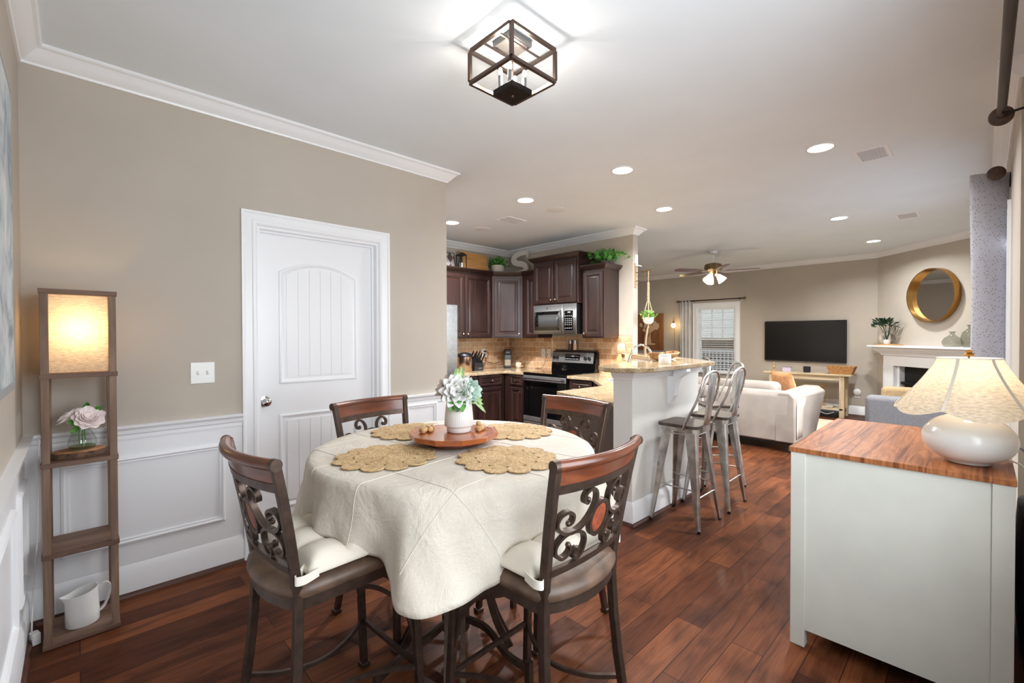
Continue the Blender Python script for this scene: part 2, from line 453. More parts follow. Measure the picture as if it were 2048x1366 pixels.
# ------------------------------------------------------------------ the white door
d = thing('door_1', 'white two-panel arched door with beaded planks in the dining wall', 'door', ((D0 + D1) / 2, YA, 0))
d['kind'] = 'structure'; del d['category']
W2 = (D1 - D0) / 2
CASP = [(0, 0.0), (0.0, -0.012), (0.010, -0.019), (0.024, -0.019), (0.030, -0.014), (0.066, -0.010), (0.074, -0.016), (0.086, -0.016), (0.086, 0.0)]
def casing(w2, z1, prof, z0=0.0, sill=False):
    """profile (distance outward from the opening, y) round the two sides and head of an opening"""
    rings = []
    for corner in ('bl', 'tl', 'tr', 'br'):
        sx = -1 if corner[1] == 'l' else 1
        rings.append([(sx * (w2 + o), y, (z1 + o) if corner[0] == 't' else (z0 - (o if sill else 0))) for o, y in prof])
    return MB().loft(rings, True, not sill, loop=sill)
casing(W2 - 0.003, DZ - 0.003, CASP).obj('casing', M_white, d, smooth=25)
MB().box(-W2, -W2 + 0.02, 0, TH, 0, DZ).box(W2 - 0.02, W2, 0, TH, 0, DZ).box(-W2 + 0.02, W2 - 0.02, 0, TH, DZ - 0.02, DZ).box(W2 - 0.034, W2 - 0.02, 0.045, 0.062, 0, DZ - 0.02).box(-W2 + 0.02, -W2 + 0.034, 0.045, 0.062, 0, DZ - 0.02).box(-W2 + 0.034, W2 - 0.034, 0.045, 0.062, DZ - 0.034, DZ - 0.02).obj('jamb', M_white, d, smooth=0)
lw = W2 - 0.022
lf = B(-lw, lw, 0.063, 0.10, 0.008, DZ - 0.022).obj('leaf', M_white, d, smooth=0)
def arch_pts(x0, x1, z0, z1, rise, n=14):
    p = [(x0, z0), (x1, z0)]
    for i in range(n + 1):
        t = i / n; x = x1 + (x0 - x1) * t
        p.append((x, z1 + rise * (1 - (2 * t - 1) ** 2)))
    return p
def panel(x0, x1, z0, z1, rise):
    prof = [(0, 0.063), (0.003, 0.056), (0.012, 0.054), (0.020, 0.060), (0.030, 0.0625), (0.032, 0.064), (0.0, 0.064)]
    cx, cz = (x0 + x1) / 2, (z0 + z1) / 2; rings = []
    base_ = arch_pts(x0, x1, z0, z1, rise)
    for i, y in prof:
        q_ = arch_pts(x0 + i, x1 - i, z0 + i, z1 - i, rise)
        rings.append([(x, y, z) for x, z in q_])
    mb = MB().loft(rings, True, False, loop=True)
    n = 6; a, b = x0 + 0.045, x1 - 0.045
    for k in range(n):
        xa, xb = a + (b - a) * k / n + 0.0018, a + (b - a) * (k + 1) / n - 0.0018
        top = lambda x: z1 - 0.045 + rise * (1 - (2 * (x - x0) / (x1 - x0) - 1) ** 2)
        mb.loft([[(xa, y, z0 + 0.045), (xb, y, z0 + 0.045), (xb, y, top(xb)), ((xa + xb) / 2, y, top((xa + xb) / 2)), (xa, y, top(xa))] for y in (0.0635, 0.0585)])
    return mb
panel(-lw + 0.125, lw - 0.125, 1.06, 1.80, 0.075).obj('upper_panel', M_white, lf, smooth=25)
panel(-lw + 0.125, lw - 0.125, 0.24, 0.86, 0.0).obj('lower_panel', M_white, lf, smooth=25)
kx = 0.870 - (D0 + D1) / 2
MB().lathe([(0.0, 0), (0.033, 0), (0.033, 0.006), (0.016, 0.010), (0.012, 0.022), (0.020, 0.032), (0.027, 0.044), (0.026, 0.056), (0.016, 0.064), (0.0, 0.066)], 28).xf(Matrix.Translation((kx, 0.063, 0.955)) @ Matrix.Rotation(PI / 2, 4, 'X')).obj('door_knob', M_chrome, lf, label='round chrome door knob')

# ------------------------------------------------------------------ windows
def window(name, label, loc, rotz, w2, z0, z1, casing_on=True, grid=True, meet=None, wid=TH):
    d = thing(name, label, 'window', loc, rotz); d['kind'] = 'structure'; del d['category']
    if casing_on: casing(w2 - 0.003, z1 - 0.003, [(o, -0.018 if y < -0.01 else y) for o, y in CASP], z0 - 0.03).obj('casing', M_white, d, smooth=25)
    mb = MB().box(-w2, -w2 + 0.03, 0.0, wid, z0, z1).box(w2 - 0.03, w2, 0, wid, z0, z1).box(-w2 + 0.03, w2 - 0.03, 0, wid, z1 - 0.03, z1).box(-w2 + 0.03, w2 - 0.03, 0, wid, z0, z0 + 0.03)
    mz = meet or (z0 + z1) / 2
    mb.box(-w2 + 0.03, w2 - 0.03, 0.055, 0.095, mz - 0.028, mz + 0.028)
    mb.box(-w2 + 0.03, -w2 + 0.065, 0.06, 0.09, z0 + 0.03, z1 - 0.03).box(w2 - 0.065, w2 - 0.03, 0.06, 0.09, z0 + 0.03, z1 - 0.03)
    if grid:
        for k in (1, 2):
            x = -w2 + 0.065 + (2 * w2 - 0.13) * k / 3
            mb.box(x - 0.011, x + 0.011, 0.068, 0.084, mz + 0.028, z1 - 0.03)
    mb.obj('window_frame', M_white, d, smooth=0)
    B(-w2 + 0.03, w2 - 0.03, 0.075, 0.079, z0 + 0.03, z1 - 0.03).obj('pane', M_pane, d, smooth=0)
    B(-w2 - 0.10, w2 + 0.10, -0.05, 0.055, z0 - 0.03, z0).obj('window_sill', M_white, d, smooth=0, bevel=0.004)
    return d
window('window_1', 'white window with open slat blind on the far living room wall', (XF, (W0 + W1) / 2, 0), -PI / 2, (W1 - W0) / 2, WZ0, WZ1, True, True, 1.305)
window('window_2', 'white window beside the dresser under the first curtain rod', ((WIN_N[0] + WIN_N[1]) / 2, YN, 0), PI, (WIN_N[1] - WIN_N[0]) / 2, WIN_N[2], WIN_N[3], True, False)
window('window_3', 'white window behind the patterned curtain', ((WIN_F[0] + WIN_F[1]) / 2, YW, 0), PI, (WIN_F[1] - WIN_F[0]) / 2, WIN_F[2], WIN_F[3], True, False)

# outside the far window: neighbour siding above a porch with lattice
m = Mt('lap_siding', (206, 205, 196), 0.6)
wv = m.n('ShaderNodeTexWave'); wv.bands_direction = 'Z'; wv.wave_profile = 'SAW'; wv.inputs['Scale'].default_value = 1.6
m.l(m.coords(), wv.inputs['Vector']); m.base(m.ramp(wv.outputs['Fac'], [(0.0, (168, 166, 158)), (0.10, (214, 212, 204)), (1.0, (222, 220, 212))]))
S(B(12.0, 12.1, -1.0, 9.0, -0.6, 4.5), 'exterior_wall', m.m, 'pale lap siding of the neighbouring house seen through the blind', smooth=0)
pr = thing('porch_railing', 'porch railing with dark screen above white lattice outside the window', 'railing', (10.6, 4.2, 0))
B(-0.03, 0.03, -2.2, 2.2, 1.01, 1.06).obj('rail', M_white, pr, smooth=0)
B(-0.01, 0.01, -2.2, 2.2, 1.06, 1.30).obj('screen', plain('grey_screen', (150, 140, 130), 0.7), pr, smooth=0)
mb = MB()
for k in range(52): mb.box(-0.012, 0.0, -2.2 + k * 0.085, -2.2 + k * 0.085 + 0.03, 0.0, 1.01)
for k in range(12): mb.box(0.0, 0.012, -2.2, 2.2, 0.02 + k * 0.085, 0.02 + k * 0.085 + 0.03)
mb.obj('lattice_panel', M_white, pr, smooth=0)
B(-0.005, 0.0, -2.2, 2.2, 0.0, 1.0).xf(Matrix.Translation((0.03, 0, 0))).obj('backing', plain('lattice_backing', (160, 150, 140), 0.8), pr, smooth=0)
# ------------------------------------------------------------------ kitchen
RQ = -PI / 2
DOORP = [(0, 0.0), (0.0, -0.019), (0.004, -0.022), (0.040, -0.022), (0.047, -0.015), (0.055, -0.014), (0.060, -0.008), (0.070, -0.009), (0.086, -0.017), (0.090, -0.017)]
DRAWP = [(0, 0.0), (0.0, -0.019), (0.004, -0.022), (0.024, -0.022), (0.030, -0.014), (0.036, -0.010), (0.046, -0.016), (0.048, -0.016)]
def knob(par, x, z, y=-0.022):
    MB().lathe([(0.0, 0), (0.006, 0), (0.005, 0.012), (0.008, 0.016), (0.015, 0.020), (0.014, 0.027), (0.0, 0.030)], 14).xf(Matrix.Translation((x, y, z)) @ Matrix.Rotation(PI / 2, 4, 'X')).obj('knob', M_nickel, par, label='small nickel knob')
def door(par, x0, x1, z0, z1, kn=None, prof=DOORP, name='door'):
    o = MB().nest(x1 - x0, z1 - z0, prof, x0, z0).obj(name, M_cab, par, smooth=25)
    if kn: knob(o, kn[0], kn[1])
    return o
CCP = [(0, 0), (0.010, 0), (0.014, 0.010), (0.030, 0.020), (0.050, 0.046), (0.056, 0.050), (0.056, 0.066), (0, 0.066)]
def crown(par, path, z):
    MB().sweep(path, [(o, z + k) for o, k in CCP]).obj('crown_moulding', M_cab, par, smooth=25)

def upper(name_label, loc, rot, w_, dep, z0, z1, doors, cpath=None, frame=0.02):
    c = thing('wall_cabinet', name_label, 'cabinet', loc, rot, 'dark cherry wall cabinets')
    B(0, w_, 0, dep, z0, z1).obj('body', M_cab, c, smooth=0, bevel=0.002)
    for a, b, kn in doors: door(c, a, b, z0 + 0.018, z1 - 0.03, kn)
    if cpath: crown(c, cpath, z1 - 0.004)
    return c
Z0, Z1 = 1.346, 2.262
XU, YU = 4.77, 5.03
upper('dark cherry wall cabinet with two doors beside the fridge', (3.455, YU, 0), 0, 0.985, YK - YU, Z0, Z1, [(0.02, 0.445, (0.42, Z0 + 0.06)), (0.475, 0.945, (0.50, Z0 + 0.06))], [(-0.002, 0), (0.985, 0)])
upper('dark cherry cabinet above the fridge, mostly behind the taupe wall', (2.50, YU - 0.0, 0), 0, 0.95, YK - YU, 1.80, Z1, [(0.02, 0.465, None), (0.485, 0.93, None)], [(-0.002, 0), (0.952, 0)])
# diagonal corner cabinet
cw = math.hypot(XU - 4.44, YU - 4.727)
ang = -math.atan2(YU - 4.727, XU - 4.44)
c = thing('wall_cabinet', 'diagonal corner wall cabinet of dark cherry under the white plant pot', 'cabinet', (4.44, YU, 0), ang, 'dark cherry wall cabinets')
Mi = Matrix.Rotation(-ang, 4, 'Z') @ Matrix.Translation((-4.44, -YU, 0))
poly = [(4.442, YU + 0.002), (XU - 0.002, 4.729), (XK, 4.729), (XK, YK), (4.442, YK)]
mb = MB().prism(poly, Z0, Z1); mb.xf(Mi); mb.obj('body', M_cab, c, smooth=0)
door(c, 0.03, cw - 0.03, Z0 + 0.018, Z1 - 0.03, (cw - 0.055, Z0 + 0.06))
crown(c, [(0.0, -0.0), (cw, -0.0)], Z1 - 0.004)
upper('narrow dark cherry cabinet between corner and microwave', (XU, 4.725, 0), RQ, 0.298, XK - XU, Z0, Z1, [(0.075, 0.28, None)], [(-0.02, 0), (0.298, 0)])
ZM0, ZM1 = 1.802, 2.405
upper('tall dark cherry cabinet with two doors above the microwave', (4.69, 4.425, 0), RQ, 0.793, XK - 4.69, ZM0, ZM1, [(0.03, 0.382, (0.355, ZM0 + 0.06)), (0.402, 0.765, (0.43, ZM0 + 0.06))], [(-0.0, 0.40), (-0.0, 0), (0.793, 0), (0.793, 0.40)])
upper('dark cherry cabinet with one tall door below the ivy', (XU, 3.628, 0), RQ, 0.343, XK - XU, Z0, 2.222, [(0.03, 0.325, (0.055, Z0 + 0.06))], [(0.001, 0), (0.343, 0), (0.343, XK - XU - 0.005)])

# microwave
mw = thing('microwave', 'stainless over-the-range microwave with curved handle', 'microwave', (4.675, 4.418, 0), RQ)
MZ0, MZ1 = 1.40, 1.798
B(0, 0.765, 0.01, XK - 4.675, MZ0, MZ1).obj('body', M_black, mw, smooth=0)
def bulge(x0, x1, z0, z1, y, b): # gently bowed front
    return MB().grid(lambda u, v_: (x0 + (x1 - x0) * u, y - b * 4 * (x0 + (x1 - x0) * u) / 0.765 * (1 - (x0 + (x1 - x0) * u) / 0.765), z0 + (z1 - z0) * v_), 16, 1)
dr = bulge(0.0, 0.555, MZ0, MZ1, 0.006, 0.018).obj('door', M_dsteel, mw, smooth=60, solid=0.012)
bulge(0.03, 0.50, MZ0 + 0.05, MZ1 - 0.09, -0.001, 0.018).obj('window', M_gloss, dr, smooth=60, solid=0.004, label='black glass door window')
bulge(0.10, 0.47, MZ0 + 0.085, MZ1 - 0.135, -0.003, 0.018).obj('viewing_mesh', plain('mesh_grey', (70, 70, 70), 0.3), dr, smooth=60, solid=0.002)
hp = spline([(0.515, -0.012, MZ0 + 0.05), (0.513, -0.042, MZ0 + 0.10), (0.512, -0.055, MZ0 + 0.19), (0.513, -0.042, MZ0 + 0.27), (0.515, -0.012, MZ0 + 0.315)], 5)
MB().strip(hp, 0.026, 0.012, (0, -1, 0.001)).obj('handle', M_steel, dr, smooth=50)
MB().lathe([(0.0, 0), (0.014, 0), (0.013, 0.003), (0.010, 0.0035), (0.0, 0.003)], 18).xf(Matrix.Translation((0.28, -0.016, MZ1 - 0.045)) @ Matrix.Rotation(PI / 2, 4, 'X')).obj('emblem', M_chrome, dr)
pn = bulge(0.558, 0.765, MZ0, MZ1, 0.006, 0.018).obj('control_side', M_dsteel, mw, smooth=60, solid=0.012)
bulge(0.575, 0.715, MZ0 + 0.05, MZ1 - 0.09, -0.001, 0.018).obj('keypad', M_gloss, pn, smooth=60, solid=0.004)
mb = MB()
M_mark = plain('white_marking', (225, 225, 225), 0.5)
for r_ in range(6):
    for k in range(4):
        z = MZ0 + 0.072 + r_ * 0.026 + (0.02 if r_ > 0 else 0) + (0.012 if r_ > 4 else 0); x = 0.592 + k * 0.032
        mb.box(x, x + 0.013, -0.0175 + 0.0, -0.016 + 0.004 * k / 3, z, z + 0.006)
mb.box(0.635, 0.68, -0.018, -0.014, MZ1 - 0.118, MZ1 - 0.106)
mb.obj('key_marks', M_mark, pn, smooth=0)

# range
rg = thing('range', 'stainless electric range with black glass cooktop and oven door', 'range', (4.415, 4.342, 0), RQ)
CT = 0.877
B(0.0, 0.762, 0.0, 0.66, 0.02, CT - 0.02).obj('body', M_black, rg, smooth=0)
B(-0.001, 0.763, -0.02, 0.62, CT - 0.02, CT + 0.006).obj('cooktop', M_gloss, rg, smooth=0, bevel=0.004)
od = B(0.008, 0.754, -0.028, 0.0, 0.235, CT - 0.03).obj('oven_door', M_gloss, rg, smooth=0, bevel=0.004)
B(0.008, 0.754, -0.031, -0.002, CT - 0.10, CT - 0.032).obj('door_top_band', M_dsteel, od, smooth=0, bevel=0.003)
B(0.008, 0.754, -0.031, -0.002, 0.237, 0.30).obj('door_bottom_band', M_dsteel, od, smooth=0, bevel=0.003)
MB().tube([(0.04, -0.072, CT - 0.066), (0.722, -0.072, CT - 0.066)], 0.013, 12).box(0.035, 0.06, -0.075, -0.03, CT - 0.078, CT - 0.054).box(0.70, 0.725, -0.075, -0.03, CT - 0.078, CT - 0.054).obj('handle', M_steel, od, smooth=50)
dw = B(0.008, 0.754, -0.028, 0.0, 0.05, 0.228).obj('drawer', M_dsteel, rg, smooth=0, bevel=0.004)
bp = MB().loft([[(0.0, 0.56, CT + 0.006), (0.0, 0.66, CT + 0.006), (0.0, 0.66, 1.155), (0.0, 0.60, 1.155), (0.0, 0.575, 1.0)], [(0.762, 0.56, CT + 0.006), (0.762, 0.66, CT + 0.006), (0.762, 0.66, 1.155), (0.762, 0.60, 1.155), (0.762, 0.575, 1.0)]]).obj('backguard', M_gloss, rg, smooth=0)
mb = MB().loft([[(0.0, 0.567, 1.0), (0.0, 0.572, 0.995), (0.0, 0.60, 1.145), (0.0, 0.592, 1.145)], [(0.73, 0.567, 1.0), (0.73, 0.572, 0.995), (0.73, 0.60, 1.145), (0.73, 0.592, 1.145)]])
cp = mb.obj('control_panel', M_dsteel, rg, smooth=0)
tilt = Matrix.Translation((0, 0.5675, 1.0)) @ Matrix.Rotation(-math.atan2(0.025, 0.145), 4, 'X')
MB().box(0.245, 0.50, -0.003, 0.003, 0.035, 0.115).xf(tilt).obj('display', M_gloss, cp, smooth=0)
mb = MB().box(0.355, 0.405, -0.005, -0.003, 0.085, 0.10)
for k in range(9):
    if k not in (4,): mb.box(0.26 + k * 0.026, 0.27 + k * 0.026, -0.005, -0.003, 0.088, 0.096)
    mb.box(0.26 + k * 0.026, 0.27 + k * 0.026, -0.005, -0.003, 0.048, 0.056)
mb.xf(tilt).obj('display_marks', M_mark, cp, smooth=0)
for x in (0.045, 0.105, 0.60, 0.665):
    MB().lathe([(0, 0), (0.024, 0), (0.022, 0.018), (0.0, 0.020)], 16).box(-0.004, 0.004, -0.02, 0.02, 0.018, 0.028).xf(Matrix.Translation((x, 0.577, 1.065)) @ Matrix.Rotation(PI / 2 - 0.17, 4, 'X')).obj('control_knob', M_black, cp)
sh = tag(B(4.99, 5.085, 3.60, 4.28, 1.1565, 1.178).obj('spice_ledge', plain('dark_walnut', (52, 36, 28), 0.4), smooth=0, bevel=0.002), 'narrow dark wooden ledge lying on the range backguard', 'shelf')
for i, (y, cc) in enumerate(((4.035, (92, 58, 42)), (3.955, (225, 180, 160)))):
    sp = thing('spice_grinder', ('tall grinder with dark brown pepper' if i == 0 else 'tall grinder with pale pink salt') + ' standing on the range ledge', 'grinder', (5.03, y, 1.1785), 0, 'spice grinders on the range')
    MB().lathe([(0, 0), (0.026, 0), (0.026, 0.085), (0, 0.085)], 18).obj('jar', plain('spice_fill', cc, 0.35), sp)
    MB().lathe([(0, 0.085), (0.027, 0.085), (0.027, 0.135), (0.02, 0.14), (0, 0.14)], 18).obj('cap', M_steel, sp)

# base cabinets
CZ = CT - 0.036
def lower(label, loc, rot, w_, dep, items, z1=CZ):
    c = thing('base_cabinet', label, 'cabinet', loc, rot, 'dark cherry base cabinets')
    MB().box(0, w_, 0.0, dep, 0.10, z1).box(0.0, w_, 0.06, dep, 0.0, 0.10).obj('body', M_cab, c, smooth=0)
    for kind, a, b, z0, z1_, kn in items: door(c, a, b, z0, z1_, kn, DRAWP if kind == 'drawer' else DOORP, kind)
    return c
LY = 4.73
lower('dark cherry base cabinet beside the fridge behind the flowers', (3.46, LY, 0), 0, 0.44, YK - LY, [('drawer', 0.02, 0.42, 0.69, CZ - 0.015, (0.22, 0.755)), ('door', 0.02, 0.42, 0.13, 0.665, (0.39, 0.60))])
lower('wide dark cherry base cabinet under the knife block', (3.905, LY, 0), 0, 0.495, YK - LY, [('drawer', 0.02, 0.445, 0.69, CZ - 0.015, (0.235, 0.755)), ('door', 0.02, 0.445, 0.13, 0.665, (0.05, 0.60))])
lower('narrow dark cherry base cabinet between corner and range', (4.41, LY - 0.002, 0), RQ, 0.38, XK - 4.41, [('drawer', 0.12, 0.36, 0.69, CZ - 0.015, (0.24, 0.755)), ('door', 0.12, 0.36, 0.13, 0.665, (0.33, 0.60))])
lower('dark cherry base cabinet between range and corner sink', (4.43, 3.575, 0), RQ, 0.40, XK - 4.43, [('drawer', 0.03, 0.36, 0.69, CZ - 0.015, (0.195, 0.755)), ('door', 0.03, 0.36, 0.13, 0.665, (0.06, 0.60))])
# corner sink cabinet on the diagonal
sx0, sy0, sx1, sy1 = 4.43, 3.172, 3.80, 2.628
sl = math.hypot(sx0 - sx1, sy0 - sy1); sa = math.atan2(sy1 - sy0, sx1 - sx0)
c = thing('base_cabinet', 'dark cherry sink cabinet set diagonally across the corner', 'cabinet', (sx0, sy0, 0), sa, 'dark cherry base cabinets')
Mi = Matrix.Rotation(-sa, 4, 'Z') @ Matrix.Translation((-sx0, -sy0, 0))
MB().prism([(4.43, 3.170), (3.80, 2.628), (3.80, 1.92), (3.95, 1.92), (XK - 0.002, 3.06), (XK - 0.002, 3.170)], 0.10, CZ - 0.17).xf(Mi).obj('body', M_cab, c, smooth=0)
MB().nest(sl - 0.06, 0.13, DRAWP, 0.03, CZ - 0.155).obj('false_drawer', M_cab, c, smooth=25)
door(c, 0.03, sl - 0.03, 0.13, 0.665, (0.08, 0.60))
# peninsula cabinet with dark end panel facing the table
c = thing('base_cabinet', 'dark peninsula base cabinet whose plain end faces the dining table', 'cabinet', (0, 0, 0), 0, 'dark cherry base cabinets')
MB().prism([(2.945, 1.915), (3.79, 1.915), (3.79, 2.60), (3.135, 2.60)], 0.0, CZ).obj('body', M_cab, c, smooth=0)
M_endp = plain('brown_end_panel', (72, 60, 53), 0.30, var=0.05)
ea, eb = Vector((2.945, 1.915, 0)), Vector((3.135, 2.60, 0))
dv = (eb - ea).normalized(); nv = Vector((-dv.y, dv.x, 0))
MB().loft([[ea + nv * 0.001, eb + nv * 0.001, eb + nv * 0.012, ea + nv * 0.012], [ea + nv * 0.001 + Vector((0, 0, CZ)), eb + nv * 0.001 + Vector((0, 0, CZ)), eb + nv * 0.012 + Vector((0, 0, CZ)), ea + nv * 0.012 + Vector((0, 0, CZ))]]).obj('end_panel', M_endp, c, smooth=0)

# granite
m = Mt('speckled_granite', (178, 152, 116), 0.10)
v = m.coords()
vo = m.n('ShaderNodeTexVoronoi'); vo.inputs['Scale'].default_value = 230; m.l(v, vo.inputs['Vector'])
sepc = m.n('ShaderNodeSeparateColor'); m.l(vo.outputs['Color'], sepc.inputs[0])
c1 = m.ramp(sepc.outputs[0], [(0.0, (78, 70, 62)), (0.10, (116, 104, 88)), (0.18, (176, 154, 122)), (0.5, (200, 180, 148)), (0.8, (216, 204, 180)), (0.94, (156, 152, 144))])
c2 = m.ramp(m.noise(v, 16, 4), [(0.35, (190, 160, 122)), (0.65, (232, 222, 206))])
m.base(m.mix(0.65, c1, c2, 'MULTIPLY'))
M_gran = m.m
def counter(label, poly, z0=CZ, z1=CT, name='countertop', **kw):
    return tag(MB().prism(poly, z0, z1).obj(name, M_gran, smooth=0, bevel=0.006, seg=3), label, 'countertop', 'speckled granite worktops')
counter('golden speckled granite counter in the corner behind the knife block', [(3.45, YK - 0.001), (3.45, 4.70), (4.36, 4.70), (4.39, 4.67), (4.39, 4.348), (XK - 0.001, 4.348), (XK - 0.001, YK - 0.001)])
SKC, SKU, SKV = Vector((4.375, 2.74)), Vector((0.7071, 0.7071)), Vector((0.7071, -0.7071))
def skp(u, v_): p_ = SKC + SKU * u + SKV * v_; return (p_.x, p_.y)
hole_ = [skp(-0.195, -0.165), skp(-0.195, 0.165), skp(0.195, 0.165), skp(0.195, -0.165)]
from mathutils.geometry import tessellate_polygon
outer_ = [(4.385, 3.574), (4.385, 3.20), (3.775, 2.615), (3.095, 2.640), (2.885, 1.910), (3.955, 1.910), (5.0, 2.955), (5.085, 3.078), (XK - 0.001, 3.09), (XK - 0.001, 3.574)]
pts_ = outer_ + hole_
tri_ = tessellate_polygon([[Vector((x, y, 0)) for x, y in outer_], [Vector((x, y, 0)) for x, y in hole_]])
mb = MB(); np_, no_ = len(pts_), len(outer_)
fs_ = [tuple(t_) for t_ in tri_] + [tuple(np_ + k for k in t_) for t_ in tri_]
for lo, hi in ((0, no_), (no_, np_)):
    for k in range(lo, hi):
        k2 = k + 1 if k + 1 < hi else lo
        fs_.append((k, k2, np_ + k2, np_ + k))
mb.add([(x, y, CZ) for x, y in pts_] + [(x, y, CT) for x, y in pts_], fs_)
ct2 = tag(mb.obj('countertop', M_gran, smooth=0, bevel=0.005, seg=2), 'golden speckled granite counter from the range round to the peninsula end', 'countertop', 'speckled granite worktops')
# sink rim and basin let into the diagonal
sk = thing('kitchen_sink', 'stainless corner sink let into the granite', 'sink', (4.375, 2.74, CT), R(45))
mb = MB()
rings = []
for w_, d_, z in ((0.194, 0.164, -0.150), (0.194, 0.164, 0.0012), (0.208, 0.178, 0.0012), (0.208, 0.178, 0.004), (0.191, 0.161, 0.004), (0.186, 0.156, 0.0), (0.180, 0.150, -0.135), (0.16, 0.13, -0.145)):
    rings.append([(w_, -d_, z), (w_, d_, z), (-w_, d_, z), (-w_, -d_, z)])
mb.loft(rings).obj('basin', plain('satin_sink_steel', (176, 176, 174), 0.4, 0.3), sk, smooth=0)
MB().lathe([(0, -0.1445), (0.03, -0.1445), (0.03, -0.142), (0, -0.1425)], 20).obj('drain', M_chrome, sk)
fa = thing('faucet', 'chrome gooseneck faucet behind the raised bar', 'faucet', (4.315, 2.39, CT), R(135))
MB().lathe([(0, 0), (0.03, 0), (0.028, 0.012), (0.018, 0.02), (0.016, 0.08), (0, 0.08)], 20).obj('faucet_base', M_chrome, fa)
fp = [(0, 0, 0.075), (0, 0, 0.20)] + [(0.105 - 0.105 * math.cos(t), 0, 0.285 + 0.115 * math.sin(t)) for t in [PI * k / 12 for k in range(0, 11)]] + [(0.225, 0, 0.235)]
MB().tube(spline(fp, 3), 0.0115, 12).obj('spout', M_chrome, fa)
MB().tube([(0.212, 0, 0.292), (0.228, 0, 0.225), (0.24, 0, 0.175)], [0.015, 0.019, 0.022], 14).obj('spray_head', M_chrome, fa)
MB().tube([(0, 0.01, 0.06), (0, 0.06, 0.075), (0, 0.09, 0.10)], [0.009, 0.007, 0.006], 10).obj('lever', M_chrome, fa)

# backsplash tiles
def tiles(name):
    m = Mt(name, (170, 125, 88), 0.55)
    v = m.coords(swz=('X', 'Z', None))
    br = m.n('ShaderNodeTexBrick'); br.offset = 0.5
    for k, x in (('Scale', 1.0), ('Mortar Size', 0.0035), ('Mortar Smooth', 0.2), ('Bias', -0.1), ('Brick Width', 0.152), ('Row Height', 0.0755)): br.inputs[k].default_value = x
    br.inputs['Color1'].default_value = rgb(196, 148, 108); br.inputs['Color2'].default_value = rgb(228, 194, 154); br.inputs['Mortar'].default_value = rgb(236, 220, 196)
    m.l(v, br.inputs['Vector'])
    n1 = m.noise(m.coords(), 45, 5, 0.7)
    m.base(m.mix(0.6, br.outputs['Color'], m.ramp(n1, [(0.3, (190, 182, 172)), (0.65, (255, 255, 252))]), 'MULTIPLY'))
    m.bump(br.outputs['Fac'], -0.5, 0.004)
    return m.m
M_tile = tiles('tumbled_stone_tile')
o = B(0, YK - YKE, -0.008, 0.0, CT, 1.372).obj('trim_7', M_tile, smooth=0, loc=(XK, YK, 0)); o.rotation_euler = (0, 0, RQ)
struct(o, 'tumbled stone tile backsplash behind the range')
o = B(0, XK - 3.3, -0.008, 0.0, CT, 1.372).obj('trim_8', M_tile, smooth=0, loc=(3.3, YK, 0))
struct(o, 'tumbled stone tile backsplash behind the knife block')

# fridge
fr = thing('refrigerator', 'stainless refrigerator half hidden by the door wall', 'fridge', (2.56, 4.56, 0))
B(0.0, 0.875, 0.05, 0.78, 0.02, 1.765).obj('body', plain('fridge_grey', (70, 70, 72), 0.5), fr, smooth=0)
B(0.0, 0.435, -0.02, 0.045, 0.62, 1.765).obj('door', M_dsteel, fr, smooth=0, bevel=0.008)
B(0.44, 0.875, -0.02, 0.045, 0.62, 1.765).obj('door', M_steel, fr, smooth=0, bevel=0.008)
B(0.0, 0.875, -0.02, 0.045, 0.05, 0.61).obj('freezer_drawer', M_steel, fr, smooth=0, bevel=0.008)
MB().tube([(0.48, -0.06, 0.75), (0.48, -0.06, 1.60)], 0.012, 10).obj('handle', M_steel, fr)

# ------------------------------------------------------------------ raised bar
PO = [(2.885, 1.906), (2.885, 1.748), (3.98, 1.748), (XK + TH, 2.983), (XK + TH, YKE), (XK, YKE), (3.90, 1.906)]
S(MB().prism(PO, 0, 1.075), 'wall_bar', M_bar, 'white half wall that carries the raised granite bar', smooth=0)
pth = [(3.90, 1.906), (2.885, 1.906), (2.885, 1.748), (3.98, 1.748), (XK + TH, 2.983), (XK + TH, YKE)]
pth2 = pth[1:]
o = S(MB().sweep(list(pth2), BP), 'baseboard_bar', M_white, 'tall white baseboard round the bar half wall', smooth=25)
MB().sweep(list(pth2), SP).obj('shoe_moulding', M_shoe, o, label='brown wooden shoe moulding')
TP = [(0, 1.052), (0.010, 1.052), (0.014, 1.064), (0.024, 1.074), (0.036, 1.098), (0.040, 1.104), (0.040, 1.114), (0, 1.114)]
TP = [(o, z) for o, z in TP]
S(MB().sweep(pth2, TP), 'trim_9', M_white, 'white cove moulding under the raised granite', smooth=25)
S(MB().prism(PO, 1.075, 1.1145), 'trim_10', M_white, 'white cap under the raised granite', smooth=0)
bar = tag(MB().prism([(2.90, 1.585), (3.945, 1.585), (5.222, 2.862), (5.222, 3.075), (5.02, 3.075), (4.02, 2.06), (3.0, 2.05), (2.80, 1.98), (2.695, 1.86), (2.69, 1.755), (2.76, 1.645)], 1.115, 1.15).obj('bar_countertop', M_gran, smooth=0, bevel=0.007, seg=3), 'raised grey-edged granite bar top with rounded end', 'countertop', 'speckled granite worktops')
def corbel(x):
    prof = [(0, 1.050), (-0.042, 1.050), (-0.042, 1.1145), (-0.152, 1.1145), (-0.152, 1.09), (-0.138, 1.075), (-0.118, 1.06), (-0.085, 1.035), (-0.062, 0.985), (-0.055, 0.94), (-0.05, 0.895), (-0.028, 0.865), (-0.02, 0.84), (0, 0.84)]
    mb = MB().loft([[(x - 0.032, 1.744 + y, z) for y, z in prof], [(x + 0.032, 1.744 + y, z) for y, z in prof]])
    mb.box(x - 0.045, x + 0.045, 1.735, 1.7475, 0.825, 1.0515)
    return mb
